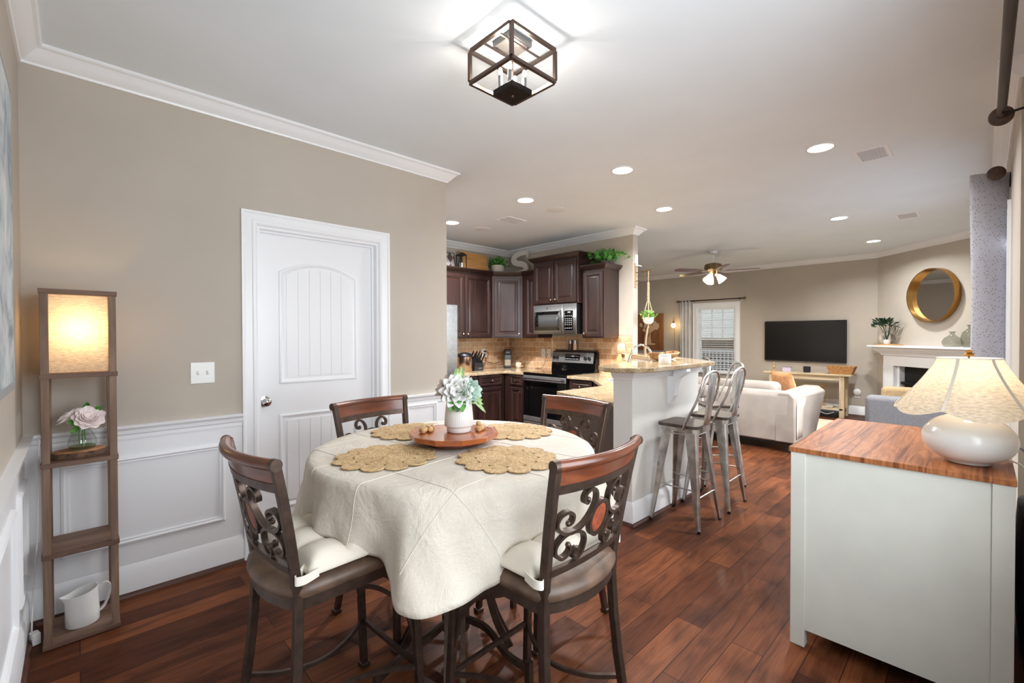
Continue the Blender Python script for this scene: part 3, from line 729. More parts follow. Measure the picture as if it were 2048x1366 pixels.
S(corbel(3.45), 'trim_11', M_white, 'white scrolled corbel holding up the bar top', smooth=25)

# small things on the counters
k = thing('crock', 'white lidded ceramic crock on the raised bar', 'jar', (3.345, 1.735, 1.1505))
MB().lathe([(0, 0), (0.046, 0), (0.048, 0.004), (0.048, 0.060), (0.046, 0.063), (0, 0.063)], 28).obj('pot', M_cer, k)
k2 = MB().lathe([(0, 0.064), (0.047, 0.064), (0.047, 0.070), (0.040, 0.074), (0, 0.075)], 28).obj('lid', M_cer, k)
MB().tube(spline([(-0.013, 0, 0.074), (-0.014, 0, 0.088), (0, 0, 0.098), (0.014, 0, 0.088), (0.013, 0, 0.074)], 4), 0.003, 8).obj('handle', M_iron, k2, label='thin dark loop handle')
dbw = MB().grid(lambda u, v_: (0.27 * (2 * u - 1), 0.085 * math.sqrt(max(0, 1 - (2 * u - 1) ** 4)) * math.sin(PI * (v_ - 0.5)), 0.006 + 0.05 * abs(math.sin(PI * (v_ - 0.5))) ** 2.2 + 0.02 * (2 * u - 1) ** 4), 24, 12)
tag(dbw.obj('dough_bowl', wood('dough_bowl_wood', (120, 82, 48), (164, 120, 76), (190, 148, 100), 'X', 1, 0.5), solid=0.012, loc=(3.84, 2.00, 1.154)), 'long carved wooden dough bowl on the raised bar', 'bowl').rotation_euler = (0, 0, R(8))
# kitchen counter corner
k = thing('canister', 'round copper-tinted steel canister with black lid beside the fridge', 'canister', (3.93, 5.04, CT + 0.0005))
MB().lathe([(0, 0), (0.10, 0), (0.105, 0.008), (0.105, 0.205), (0, 0.205)], 32).obj('drum', plain('rose_steel', (188, 164, 146), 0.22, 1.0), k)
MB().lathe([(0, 0.206), (0.108, 0.206), (0.108, 0.222), (0.09, 0.25), (0.04, 0.268), (0, 0.27)], 32).obj('lid', M_black, k)
k = thing('knife_block', 'black knife block full of black handled knives', 'knife block', (4.17, 5.06, CT + 0.0005), R(-8))
MB().loft([[(-0.075, -0.05, 0), (0.075, -0.05, 0), (0.075, 0.07, 0), (-0.075, 0.07, 0)], [(-0.075, -0.06, 0.11), (0.075, -0.06, 0.11), (0.075, 0.10, 0.20), (-0.075, 0.10, 0.20)]]).obj('block', M_black, k, smooth=0, bevel=0.004)
B(-0.01, 0.05, -0.0535, -0.049, 0.03, 0.055).obj('badge', M_steel, k, smooth=0)
for i in range(9):
    x, q_ = -0.056 + (i % 3) * 0.055 + random.uniform(-0.006, 0.006), i // 3
    y, z = -0.035 + q_ * 0.048, 0.125 + q_ * 0.027
    MB().tube([(x, y, z), (x + 0.006, y - 0.028, z + 0.055), (x + 0.012, y - 0.05, z + 0.10)], [0.009, 0.011, 0.010], 8).obj('knife', M_black, k)
k = thing('coffee_maker', 'slim grey and black single-cup coffee maker by the outlet', 'coffee maker', (4.90, 5.19, CT + 0.0005), R(-40))
MB().box(-0.055, 0.055, -0.065, 0.085, 0, 0.03).obj('drip_base', M_black, k, smooth=0, bevel=0.008)
B(-0.05, 0.05, -0.055, 0.085, 0.03, 0.13).obj('cup_bay', plain('pale_grey_plastic', (190, 178, 160), 0.4), k, smooth=0, bevel=0.012)
B(-0.052, 0.052, -0.06, 0.085, 0.13, 0.20).obj('water_tank', plain('slate_plastic', (88, 100, 106), 0.35), k, smooth=0, bevel=0.012)
MB().box(-0.054, 0.054, -0.065, 0.085, 0.20, 0.285).obj('brew_head', M_black, k, smooth=0, bevel=0.012)
B(-0.03, 0.03, -0.0665, -0.065, 0.24, 0.247).obj('front_mark', M_mark, k, smooth=0)
k = thing('mug', 'cream mug with golden rim and handle beside the coffee maker', 'mug', (4.975, 5.02, CT + 0.0005), R(-50))
MB().lathe([(0, 0), (0.032, 0), (0.042, 0.012), (0.048, 0.045), (0.049, 0.090), (0.045, 0.090), (0.042, 0.045), (0, 0.014)], 24).obj('cup', plain('cream_glaze', (236, 214, 196), 0.25), k)
MB().tube(spline([(0.048, 0, 0.076), (0.080, 0, 0.080), (0.092, 0, 0.052), (0.074, 0, 0.026), (0.045, 0, 0.024)], 5), 0.0055, 8).obj('handle', M_gold, k)
MB().tube([(0.048 * math.cos(a * PI / 12), 0.048 * math.sin(a * PI / 12), 0.091) for a in range(24)], 0.003, 6, closed=True).obj('rim', M_gold, k)

def plate(par, w_, h_, gang=1, kind='outlet'):
    B(-w_ / 2, w_ / 2, -0.006, 0.0, -h_ / 2, h_ / 2).obj('cover_plate', M_plate, par, smooth=0, bevel=0.003)
    for g in range(gang):
        x = (g - (gang - 1) / 2) * 0.046
        if kind == 'switch':
            B(x - 0.005, x + 0.005, -0.0075, -0.006, -0.012, 0.012).obj('toggle_slot', plain('switch_shadow_grey', (190, 190, 188), 0.4), par, smooth=0)
            B(x - 0.0035, x + 0.0035, -0.016, -0.0075, -0.001, 0.009).obj('toggle', M_plate, par, smooth=0, bevel=0.001)
        else:
            mb = MB().box(x - 0.016, x + 0.016, -0.008, -0.006, 0.006, 0.036).box(x - 0.016, x + 0.016, -0.008, -0.006, -0.036, -0.006)
            mb.obj('socket_face', plain('outlet_ivory', (225, 223, 216), 0.4), par, smooth=0)
s_ = thing('light_switch', 'double white toggle switch plate beside the white door', 'switch', (0.527, YA, 1.162)); plate(s_, 0.118, 0.122, 2, 'switch')
s_ = thing('wall_outlet', 'white outlet with two black plugs on the tile behind the knife block', 'outlet', (4.545, YK - 0.008, 1.12)); plate(s_, 0.075, 0.12)
ck = tag(MB().tube(spline([(4.555, YK - 0.02, 1.135), (4.60, YK - 0.05, 1.12), (4.59, YK - 0.05, 1.05), (4.56, YK - 0.04, 1.0), (4.66, YK - 0.05, 0.955), (4.74, YK - 0.05, 0.945), (4.86, YK - 0.09, 0.99)], 6), 0.004, 8).box(4.54, 4.57, YK - 0.035, YK - 0.0165, 1.127, 1.15).obj('power_cable', M_black), 'black cord from the tile outlet to the coffee maker', 'cord')
tag(MB().tube(spline([(4.548, YK - 0.02, 1.09), (4.556, YK - 0.04, 1.02), (4.53, YK - 0.06, 0.96), (4.45, YK - 0.09, 0.895), (4.33, YK - 0.14, 0.884), (4.24, YK - 0.22, 0.884)], 6), 0.004, 8).box(4.535, 4.56, YK - 0.035, YK - 0.0165, 1.08, 1.105).obj('power_cable', M_black), 'black cord running from the tile outlet behind the knife block', 'cord')
s_ = thing('light_switch', 'white switch plate on the tile, farther from the range', 'switch', (XK - 0.008, 4.60, 1.12), RQ); plate(s_, 0.072, 0.118, 1, 'switch')
s_ = thing('wall_outlet', 'white outlet on the tile close to the range backguard', 'outlet', (XK - 0.008, 4.49, 1.12), RQ); plate(s_, 0.072, 0.118)
tag(MB().tube(spline([(XK - 0.03, 4.50, 1.105), (XK - 0.05, 4.53, 1.0), (XK - 0.06, 4.58, 0.90), (XK - 0.08, 4.70, 0.885), (XK - 0.12, 4.62, 0.884), (XK - 0.10, 4.50, 0.884)], 6), 0.003, 6).obj('charging_cable', plain('brown_cable', (110, 66, 46), 0.5)), 'thin brown cable coiled on the counter beside the range', 'cable')

# plug-in lamp at the end of the backsplash
l_ = thing('plug_in_lamp', 'small plug-in lamp with white shade glowing on the tile', 'lamp', (XK - 0.008, 3.205, 1.12), RQ)
plate(l_, 0.072, 0.118)
MB().tube([(0, -0.01, 0.0), (0, -0.05, 0.0), (0, -0.06, 0.03)], 0.006, 8).box(-0.018, 0.018, -0.03, -0.008, -0.022, 0.022).obj('bracket', M_brass, l_)
rings = [[(r_ * math.cos(2 * PI * k / 28), -0.062 + r_ * math.sin(2 * PI * k / 28), z) for k in range(28)] for r_, z in ((0.055, 0.035), (0.042, 0.155))]
MB().loft(rings, True, False).obj('lamp_shade', shade_cloth('lamp_shade_white', (250, 240, 225), 0.7), l_, solid=0.0015)
bulb(l_, (0, -0.062, 0.090), 0.016, 7, (255, 205, 140))
# ------------------------------------------------------------------ dining set
TX, TY, TR, TZ = 1.185, 1.589, 0.587, 0.895
M_rail = wood('chair_top_rail_wood', (74, 38, 24), (108, 56, 34), (130, 70, 42), 'X', 1.0, 0.28, 0.5, 0.0, coat=0.3)
M_leather = plain('brown_suede_leather', (92, 72, 58), 0.48, var=0.22, vs_=14, bump=0.15, bs=160)
M_cush = plain('cream_cotton', (222, 213, 198), 0.85, var=0.02, vs_=20, bump=0.1, bs=220)
M_med = plain('terracotta_medallion', (134, 66, 44), 0.45, var=0.2, vs_=60, bump=0.2, bs=120)
BW = 0.212     # half width of the back at the top

def back_y(x, z):   # surface of the back: leans backwards with height and bows backwards in plan
    s = max(0.0, (z - 0.60) / 0.42)
    return -0.205 - 0.055 * s - 0.02 * s * s - 0.045 * (1 - (x / BW) ** 2) * min(1, 0.35 + 0.65 * s) + 0.0
def post_x(z):
    if z >= 0.60: return 0.178 + (BW - 0.178) * ((z - 0.60) / 0.42) ** 1.0
    return 0.178 + 0.040 * ((0.60 - z) / 0.60) ** 1.6
def post_y(z):
    if z >= 0.60: return back_y(BW, z)
    return -0.205 - 0.055 * ((0.60 - z) / 0.60) ** 1.8

def make_chair(label):
    c = thing('dining_chair', label, 'chair', (0, 0, 0), 0, 'counter-height dining chairs round the table')
    for s in (-1, 1):
        zs = [0.0, 0.06, 0.15, 0.28, 0.42, 0.55, 0.62, 0.70, 0.80, 0.90, 1.012]
        lg = MB().strip([(s * post_x(z), post_y(z), z) for z in zs], 0.026, 0.026, (0, 1, 0)).obj('leg', M_bronze, c, smooth=30, bevel=0.003)
        MB().box(s * post_x(0) - 0.019, s * post_x(0) + 0.019, post_y(0) - 0.019, post_y(0) + 0.019, 0.0, 0.02).obj('foot', M_bronze, lg, smooth=0, bevel=0.004)
        fx = [(s * (0.185 + 0.02 * ((0.58 - z) / 0.58)), 0.185 + 0.025 * (max(0, 0.58 - z) / 0.58) ** 1.5, z) for z in (0, 0.15, 0.3, 0.45, 0.585)]
        lg = MB().strip(fx, 0.026, 0.026, (0, 1, 0)).obj('leg', M_bronze, c, smooth=30, bevel=0.003)
        MB().box(fx[0][0] - 0.019, fx[0][0] + 0.019, fx[0][1] - 0.019, fx[0][1] + 0.019, 0.0, 0.02).obj('foot', M_bronze, lg, smooth=0, bevel=0.004)
        # curved side stretcher bulging inward, and the brace that sweeps up to the seat
        st = spline([(s * 0.200, 0.20, 0.20), (s * 0.125, 0.10, 0.20), (s * 0.085, -0.02, 0.20), (s * 0.125, -0.14, 0.20), (s * 0.20, -0.225, 0.20)], 6)
        MB().strip(st, 0.012, 0.014, (0, 0, 1)).obj('side_stretcher', M_bronze, c, smooth=40)
        br_ = spline([(s * 0.190, 0.185, 0.30), (s * 0.185, 0.15, 0.42), (s * 0.175, 0.06, 0.52), (s * 0.17, -0.05, 0.572)], 6)
        MB().strip(br_, 0.014, 0.010, (1, 0, 0)).obj('brace', M_bronze, c, smooth=40)
    MB().strip([(-0.20, 0.20, 0.20), (0.20, 0.20, 0.20)], 0.014, 0.016, (0, 0, 1)).obj('footrest', M_bronze, c, smooth=40)
    # seat frame and padded seat: straight front and sides, rounded behind
    def outline(g, n=18):
        p = [(0.205 + g, 0.205 + g), (-0.205 - g, 0.205 + g)]
        for k in range(n + 1):
            a = PI + PI * k / n
            p.append(((0.195 + g) * math.cos(a), -0.175 + (0.085 + g) * math.sin(a)))
        return p
    MB().loft([[(x, y, z) for x, y in outline(g)] for g, z in ((-0.012, 0.565), (-0.004, 0.565), (-0.004, 0.598), (-0.012, 0.598))], True, True).obj('seat_frame', M_bronze, c, smooth=30)
    rings = []
    for g, z in ((-0.016, 0.598), (0.004, 0.602), (0.010, 0.614), (0.008, 0.628), (-0.008, 0.642), (-0.045, 0.650), (-0.10, 0.653)):
        rings.append([(x, y, z) for x, y in outline(g)])
    MB().loft(rings).obj('seat', M_leather, c, smooth=50)
    # top rail: rolled wooden bar, flat wooden band and a metal strip below it
    xs = [BW * (2 * k / 16 - 1) for k in range(17)]
    tr = MB().tube([(x, back_y(x, 1.0) - 0.006, 1.004) for x in xs], 0.0165, 14).obj('top_rail', M_rail, c, smooth=60)
    mb = MB()
    rings = [[(x, back_y(x, z) + dy, z) for z, dy in ((0.948, -0.007), (0.996, -0.007), (0.996, 0.008), (0.948, 0.008))] for x in [k * 0.96 for k in xs]]
    mb.loft(rings).obj('rail_band', M_rail, tr, smooth=40)
    for s in (-1, 1):
        MB().tube([(s * (BW - 0.004), back_y(BW, 1.0) - 0.006, 1.004), (s * (BW + 0.016), back_y(BW, 1.0) - 0.003, 1.004)], 0.0175, 14).obj('end_cap', M_bronze, tr, smooth=40)
    def bar(za, zb, th, wf, nm):
        xs_ = [wf * (2 * k / 14 - 1) for k in range(15)]
        MB().loft([[(x, back_y(x, z) + dy, z) for z, dy in ((za, -th), (zb, -th), (zb, th), (za, th))] for x in xs_]).obj(nm, M_bronze, c, smooth=40)
    bar(0.922, 0.948, 0.009, BW - 0.012, 'metal_strip')
    bar(0.676, 0.698, 0.008, 0.180, 'lower_rail')
    # scrollwork between lower rail and strip
    def sp(u, v_):
        z = 0.698 + (0.922 - 0.698) * v_
        return (u * (post_x(z) - 0.012), back_y(u * post_x(z), z), z)
    UL = [(-.37, .82), (-.40, .79), (-.46, .81), (-.48, .88), (-.43, .95), (-.33, .97), (-.22, .90), (-.18, .78), (-.23, .64), (-.38, .50), (-.60, .43), (-.84, .46), (-.95, .57), (-.90, .69), (-.77, .73), (-.66, .67), (-.66, .59), (-.72, .56)]
    LL = [(-.66, .26), (-.63, .19), (-.70, .12), (-.83, .11), (-.94, .20), (-.92, .32), (-.76, .42), (-.54, .43), (-.36, .36), (-.28, .24), (-.31, .11), (-.40, .035), (-.50, .05), (-.53, .12), (-.47, .17), (-.42, .15)]
    for s in (1, -1):
        for P_ in (UL, LL):
            pts = [sp(s * u, v_) for u, v_ in [(q_.x, q_.y) for q_ in spline([(a, b, 0) for a, b in P_], 5)]]
            MB().strip(pts, 0.0095, 0.017, (0, 1, 0.12)).ball(pts[0], 0.0085, 0.009, 0.0085, 8, 6).ball(pts[-1], 0.0085, 0.009, 0.0085, 8, 6).obj('scroll', M_bronze, c, smooth=40)
    rim = []
    for k in range(32):
        a = 2 * PI * k / 32; rim.append(sp(0.235 * math.cos(a), 0.50 + 0.245 * math.sin(a)))
    me_ = MB().strip(rim, 0.009, 0.016, (0, 1, 0.12), closed=True).obj('medallion_ring', M_bronze, c, smooth=40)
    cen = Vector(sp(0, 0.50)); fr_ = []; bk = []
    f_, k_ = [], []
    for k in range(32):
        a = 2 * PI * k / 32; p = Vector(sp(0.20 * math.cos(a), 0.50 + 0.205 * math.sin(a)))
        f_.append(p + Vector((0, -0.005, 0))); k_.append(p + Vector((0, 0.005, 0)))
    sh_ = lambda R_, t, dy: [cen + (p - cen) * t + Vector((0, dy, 0)) for p in R_]
    MB().loft([sh_(f_, 0.4, -0.004), sh_(f_, 0.8, -0.0025), f_, k_, sh_(k_, 0.8, 0.0025), sh_(k_, 0.4, 0.004)]).obj('medallion', M_med, me_, smooth=50)
    bd = []
    for k in range(40):
        a = 2 * PI * k / 40; bd.append(sp(0.205 * math.cos(a), 0.50 + 0.21 * math.sin(a)))
    mb = MB()
    for p in bd: mb.ball((p[0], p[1] - 0.006, p[2]), 0.0032, n=6, m=4); mb.ball((p[0], p[1] + 0.006, p[2]), 0.0032, n=6, m=4)
    mb.obj('bead_border', M_bronze, me_)
    for o in list(c.children):
        for q_ in [o] + list(o.children): q_.data.transform(Matrix.Scale(1.017, 4, (0, 0, 1)))
    return c
chair = make_chair('dining chair between floor lamp and table, its medallion back seen from the side')
CH = [((TX - 0.532, TY - 0.027, 0), -PI / 2 + R(3), None),
      ((TX - 0.059, TY - 0.515, 0), R(2), 'dining chair in front of the table, red oval medallion facing outward'),
      ((TX - 0.017, TY + 0.395, 0), PI + R(7), 'dining chair across the table, standing in front of the white door'),
      ((TX + 0.450, TY - 0.070, 0), PI / 2 - R(2), 'dining chair on the kitchen side, backing onto the brown peninsula end')]
placed = []
for i, (lc, rz, lb) in enumerate(CH):
    if i == 0: chair.location = lc; chair.rotation_euler = (0, 0, rz); placed.append(chair)
    else: placed.append(dup(chair, lc, rz, lb))

def make_cushion(label):
    c = thing('seat_cushion', label, 'cushion', (0, 0, 0), 0, 'tufted cream seat cushions')
    def top(u, v_):
        x, y = (u - 0.5) * 0.40, (v_ - 0.5) * 0.39
        e = min(u, 1 - u, v_, 1 - v_) * 10
        edge = math.sqrt(max(0, 1 - max(0, 1 - e) ** 2))
        puff = (abs(math.sin(PI * 3.5 * (u - 0.5) + PI / 2 * 0)) * 0.5 + 0.5 * abs(math.sin(PI * 3.5 * (v_ - 0.5))))
        bx = abs(math.sin(PI * 3 * u)); by = abs(math.sin(PI * 3 * v_))
        h = 0.016 + edge * (0.018 + 0.030 * (bx * by) ** 0.45)
        return (x, y, h)
    mb = MB().grid(top, 42, 42)
    n = 42
    low = MB().grid(lambda u, v_: ((u - 0.5) * 0.40, (v_ - 0.5) * 0.39, 0.004 + 0.0 * u), 42, 42)
    mb.add(low.v, low.f)
    per = [(i / n, 0) for i in range(n)] + [(1, i / n) for i in range(n)] + [(1 - i / n, 1) for i in range(n)] + [(0, 1 - i / n) for i in range(n)]
    mb.loft([[top(u, v_) for u, v_ in per], [((u - 0.5) * 0.405, (v_ - 0.5) * 0.395, 0.010) for u, v_ in per], [((u - 0.5) * 0.40, (v_ - 0.5) * 0.39, 0.004) for u, v_ in per]], True, False)
    body = mb.obj('pad', M_cush, c, smooth=180)
    mb = MB()
    for i in (1, 2):
        for j in (1, 2): mb.ball(((i / 3 - 0.5) * 0.40, (j / 3 - 0.5) * 0.39, 0.036), 0.007, 0.007, 0.004, 8, 6)
    mb.obj('button', M_cush, body)
    for s in (-1, 1):
        p = spline([(s * 0.150, -0.190, 0.012), (s * 0.185, -0.222, 0.012), (s * 0.205, -0.238, 0.010), (s * 0.215, -0.215, 0.010), (s * 0.203, -0.170, 0.012)], 5)
        MB().strip(p, 0.0025, 0.026, (0, 0, 1)).obj('tie', plain('tie_cotton', (228, 222, 210), 0.85), c, smooth=50)
    return c
cu = make_cushion('tufted cream cushion tied to the chair beside the floor lamp')
for i, (lb, dy) in enumerate(((None, 0.015), ('tufted cream cushion tied to the chair in front of the table', 0.015), ('tufted cream cushion on the chair before the door, glimpsed below the tablecloth', 0.015))):
    ch = placed[i]; a = ch.rotation_euler[2]
    lc = (ch.location[0] - math.sin(a) * dy, ch.location[1] + math.cos(a) * dy, 0.6655)
    if i == 0: cu.location = lc; cu.rotation_euler = (0, 0, a)
    else: dup(cu, lc, a, lb)

# the table
t = thing('dining_table', 'round counter-height table with curved bronze pedestal legs under the cream cloth', 'table', (TX, TY, 0))
MB().lathe([(0, TZ - 0.035), (TR - 0.02, TZ - 0.035), (TR - 0.006, TZ - 0.02), (TR - 0.006, TZ - 0.006), (TR - 0.016, TZ), (0, TZ)], 64).obj('tabletop', M_rail, t, smooth=40)
for k in range(4):
    a = R(232 + 90 * k); ca, sa_ = math.cos(a), math.sin(a)
    for off in (-0.032, 0.032):
        P_ = spline([(0.30, 0.855), (0.20, 0.74), (0.125, 0.58), (0.11, 0.42), (0.14, 0.25), (0.22, 0.10), (0.27, 0.02)], 5) if False else [Vector((r_, z, 0)) for r_, z in ((0.27, 0.858), (0.20, 0.76), (0.150, 0.62), (0.125, 0.46), (0.135, 0.30), (0.175, 0.14), (0.235, 0.02))]
        P_ = spline(P_, 4)
        MB().strip([(ca * p.x - sa_ * off, sa_ * p.x + ca * off, p.y) for p in P_], 0.030, 0.020, (-sa_, ca, 0.0)).obj('leg', M_bronze, t, smooth=40)
for k in range(4):
    a = R(232 + 45 + 90 * k); ca, sa_ = math.cos(a), math.sin(a)
    P_ = spline([(0.03, 0.0, 0.155), (0.16, 0.02, 0.150), (0.30, -0.01, 0.115), (0.40, 0.0, 0.10)], 6)
    mb = MB().strip([(ca * p.x - sa_ * p.y, sa_ * p.x + ca * p.y, p.z) for p in P_], 0.016, 0.026, (0, 0, 1))
    mb.box(-0.012, 0.012, -0.012, 0.012, 0.0, 0.13); 
    for q_ in range(len(mb.v) - 8, len(mb.v)): mb.v[q_] += Vector((ca * 0.40, sa_ * 0.40, 0))
    mb.obj('base_bar', M_bronze, t, smooth=40)
MB().lathe([(0, 0.10), (0.06, 0.10), (0.06, 0.17), (0, 0.17)], 24).obj('hub', M_bronze, t)
MB().tube([(0.128 * math.cos(2 * PI * k / 40), 0.128 * math.sin(2 * PI * k / 40), 0.50) for k in range(40)], 0.010, 8, closed=True).obj('collar_ring', M_bronze, t)

# the cloth: rests on the top, falls over the edge in folds, and lies on the cushions where chairs stand
m = Mt('cream_tablecloth', (210, 202, 190), 0.85)
v = m.coords()
sx_ = m.n('ShaderNodeSeparateXYZ')
m.base(m.mix(0.5, m.ramp(m.noise(v, 6, 3), [(0.3, (204, 195, 181)), (0.7, (216, 208, 196))]), m.ramp(m.noise(m.coords((300, 300, 300)), 1.0, 2), [(0.3, (226, 222, 214)), (0.7, (255, 255, 255))]), 'MULTIPLY'))
m.bump(m.noise(m.coords((1, 1, 1)), 7, 5, 0.6, 1.2), 0.40, 0.03)
M_cloth = m.m
CORN = R(228)
def dcorner(a):
    d_ = (a - CORN) % (PI / 2)
    return d_ if d_ < PI / 4 else d_ - PI / 2
def fold(a):
    d_ = dcorner(a)
    sst = lambda x, p, q_: (lambda t_: t_ * t_ * (3 - 2 * t_))(max(0.0, min(1.0, (x - p) / (q_ - p))))
    f = sst(d_, -0.27, -0.13) * (1 - 0.75 * sst(d_, 0.02, 0.26)) * (1 - sst(d_, 0.30, 0.52))
    return 0.95 * f - 0.75 * math.exp(-((d_ + 0.37) / 0.10) ** 2) - 0.45 * math.exp(-((d_ - 0.58) / 0.10) ** 2) + 0.25 * math.exp(-((abs(d_) - 0.74) / 0.07) ** 2) + 0.10 * math.cos(19 * a + 1.0)
def drop(a):
    return 0.232 + 0.070 * math.cos(4 * (a - CORN)) + 0.006 * math.cos(13 * a + 1.0)
NA, NT = 360, 34
chair_a = [PI, -PI / 2 - 0.03, PI / 2 + 0.08, 0.0 - 0.05]
def cloth(u, v_):
    a = 2 * PI * u
    Rz = TR + 0.004
    if v_ < 0.4:
        r_ = Rz * (v_ / 0.4) * 0.97
        return (r_ * math.cos(a), r_ * math.sin(a), 0.004 + 0.0012 * math.sin(9 * r_ * math.cos(a) + 3) * math.sin(11 * r_ * math.sin(a)))
    s = (v_ - 0.4) / 0.6 * (drop(a) + 0.03)
    # rounded edge
    rad = 0.03
    if s < 0.03 * PI / 2:
        q_ = s / rad; r0 = Rz - 0.018 + rad * math.sin(q_) * 0.6; z = 0.004 - rad * (1 - math.cos(q_))
    else:
        r0 = Rz; z = 0.004 - rad - (s - rad * PI / 2)
    tt = max(0.0, s / 0.30)
    fl = fold(a)
    r0 += tt ** 1.2 * (0.016 + 0.098 * fl) + min(tt, 1) * (0.006 * math.sin(17 * a + 7 * tt) + 0.004 * math.sin(33 * a - 9 * tt + 1))
    return (r0 * math.cos(a), r0 * math.sin(a), z)
cl = MB().grid(cloth, NA, NT, wrap=True).obj('tablecloth', M_cloth, smooth=180, loc=(TX, TY, TZ), solid=0.0025)
tag(cl, 'cream cloth draped in folds over the round dining table', 'tablecloth')
def on_cloth(a, v_):
    p = cloth(a / (2 * PI), v_); return Vector(p)
# white drawn-thread lines stitched along the cloth
M_stitch = plain('white_stitching', (228, 221, 208), 0.8)
def project(x, y):     # a straight line on the flat cloth carried over the edge
    r_ = math.hypot(x, y); a = math.atan2(y, x) % (2 * PI)
    if r_ <= TR * 0.97: v_ = 0.4 * r_ / ((TR + 0.004) * 0.97)
    else: v_ = 0.4 + 0.6 * min(1.0, (r_ - TR * 0.97) / (drop(a) + 0.03))
    p = on_cloth(a, v_)
    n_ = Vector((math.cos(a), math.sin(a), 0)) * (0.0022 if r_ > TR else 0) + Vector((0, 0, 0.0022 if r_ <= TR + 0.02 else 0.0004))
    return p + n_
for off in (-0.42, 0.42, -0.14, 0.14):
    for sw in (0, 1):
        L_ = math.sqrt(max(0, 0.80 ** 2 - off ** 2))
        pts = []
        for k in range(121):
            q_ = -L_ + 2 * L_ * k / 120
            x, y = (off, q_) if sw else (q_, off)
            ca_, sa_ = math.cos(R(8)), math.sin(R(8))
            x, y = ca_ * x - sa_ * y, sa_ * x + ca_ * y
            if math.hypot(x, y) - TR * 0.97 <= drop(math.atan2(y, x)) + 0.03: pts.append(project(x, y))
        MB().tube(pts, 0.0010, 5).obj('stitched_line', M_stitch, cl)

# placemats
m = Mt('braided_jute', (186, 156, 112), 0.85)
v = m.coords(); 
c1 = m.ramp(m.noise(v, 110, 3, 0.7), [(0.3, (146, 114, 74)), (0.5, (188, 156, 110)), (0.72, (218, 190, 148))])
m.base(c1); m.bump(m.noise(v, 140, 2), 0.6, 0.004)
M_jute = m.m
def coil(mb, cx, cy_, r_, z0, z1):
    prof = [(0, z0), (r_ - 0.002, z0), (r_, (z0 + z1) / 2), (r_ - 0.002, z1)]
    n = max(2, int(r_ / 0.009))
    for k in range(n, 0, -1):
        q_ = (r_ - 0.002) * (k - 0.5) / n; prof.append((q_, z1 + 0.0004)); prof.append(((r_ - 0.002) * (k - 1) / n, z1 - 0.0008))
    mb.lathe(prof, 28, (cx, cy_, 0))
def make_mat(label):
    mb = MB(); coil(mb, 0, 0, 0.118, 0.0, 0.0052)
    for k in range(12):
        a = 2 * PI * (k + 0.3) / 12; coil(mb, 0.154 * math.cos(a), 0.154 * math.sin(a), 0.0430, 0.0, 0.0046 + 0.0003 * (k % 2))
    o = mb.obj('placemat', M_jute, smooth=30)
    return tag(o, label, 'placemat', 'scalloped jute placemats')
pm = make_mat('scalloped jute placemat in front of the chair nearest the floor lamp')
MZ = TZ + 0.0085
for i, (x, y, rz, lb) in enumerate(((TX - 0.325, TY + 0.01, 0.1, None), (TX - 0.005, TY - 0.335, 0.4, 'scalloped jute placemat in front of the red-medallion chair'), (TX + 0.0, TY + 0.355, 0.7, 'scalloped jute placemat half hidden behind the tray, by the door chair'), (TX + 0.36, TY + 0.01, 0.2, 'scalloped jute placemat behind the tray, by the peninsula chair'))):
    if i == 0: o = pm
    else: o = pm.copy(); COL.objects.link(o); o['label'] = lb
    o.location = (x, y, MZ); o.rotation_euler = (0, 0, rz)

# turntable tray with vase, flowers and bead garland
PX, PY = TX + 0.005, TY + 0.015
ty = thing('serving_tray', 'faceted reddish wooden turntable tray in the middle of the table', 'tray', (PX, PY, MZ - 0.0015))
M_tray = wood('tray_wood', (140, 72, 38), (170, 92, 50), (192, 110, 62), 'X', 1.0, 0.25, 0.5, 0.0, coat=0.4)
MB().lathe([(0, 0), (0.115, 0), (0.125, 0.006), (0.125, 0.021), (0, 0.021)], 40).obj('turning_base', wood('tray_base_wood', (90, 40, 22), (112, 52, 30), (126, 60, 36), 'X', 1, 0.35), ty, smooth=40)
n = 11
def rg_(r_, z): return [(r_ * math.cos(2 * PI * k / n + 0.25), r_ * math.sin(2 * PI * k / n + 0.25), z) for k in range(n)]
MB().loft([rg_(0.165, 0.022), rg_(0.190, 0.030), rg_(0.196, 0.053), rg_(0.188, 0.0535), rg_(0.180, 0.0525)]).obj('top_board', M_tray, ty, smooth=0, bevel=0.002)
TTZ = MZ - 0.0015 + 0.0535
VX, VY = PX + 0.014, PY - 0.018
vz = thing('vase', 'fluted white ceramic pot on the wooden tray', 'vase', (VX, VY, TTZ))
wob = lambda a, z: 1 + (0.022 * abs(math.cos(a * 22)) if 0.026 < z < 0.150 else 0)
MB().lathe([(0, 0), (0.050, 0), (0.053, 0.004), (0.053, 0.022), (0.053, 0.0225), (0.062, 0.026), (0.0625, 0.030), (0.060, 0.07), (0.056, 0.11), (0.053, 0.14), (0.051, 0.148), (0.047, 0.148), (0.047, 0.13), (0.0, 0.13)], 132, wob=wob).obj('pot', M_cerm, vz, smooth=60)
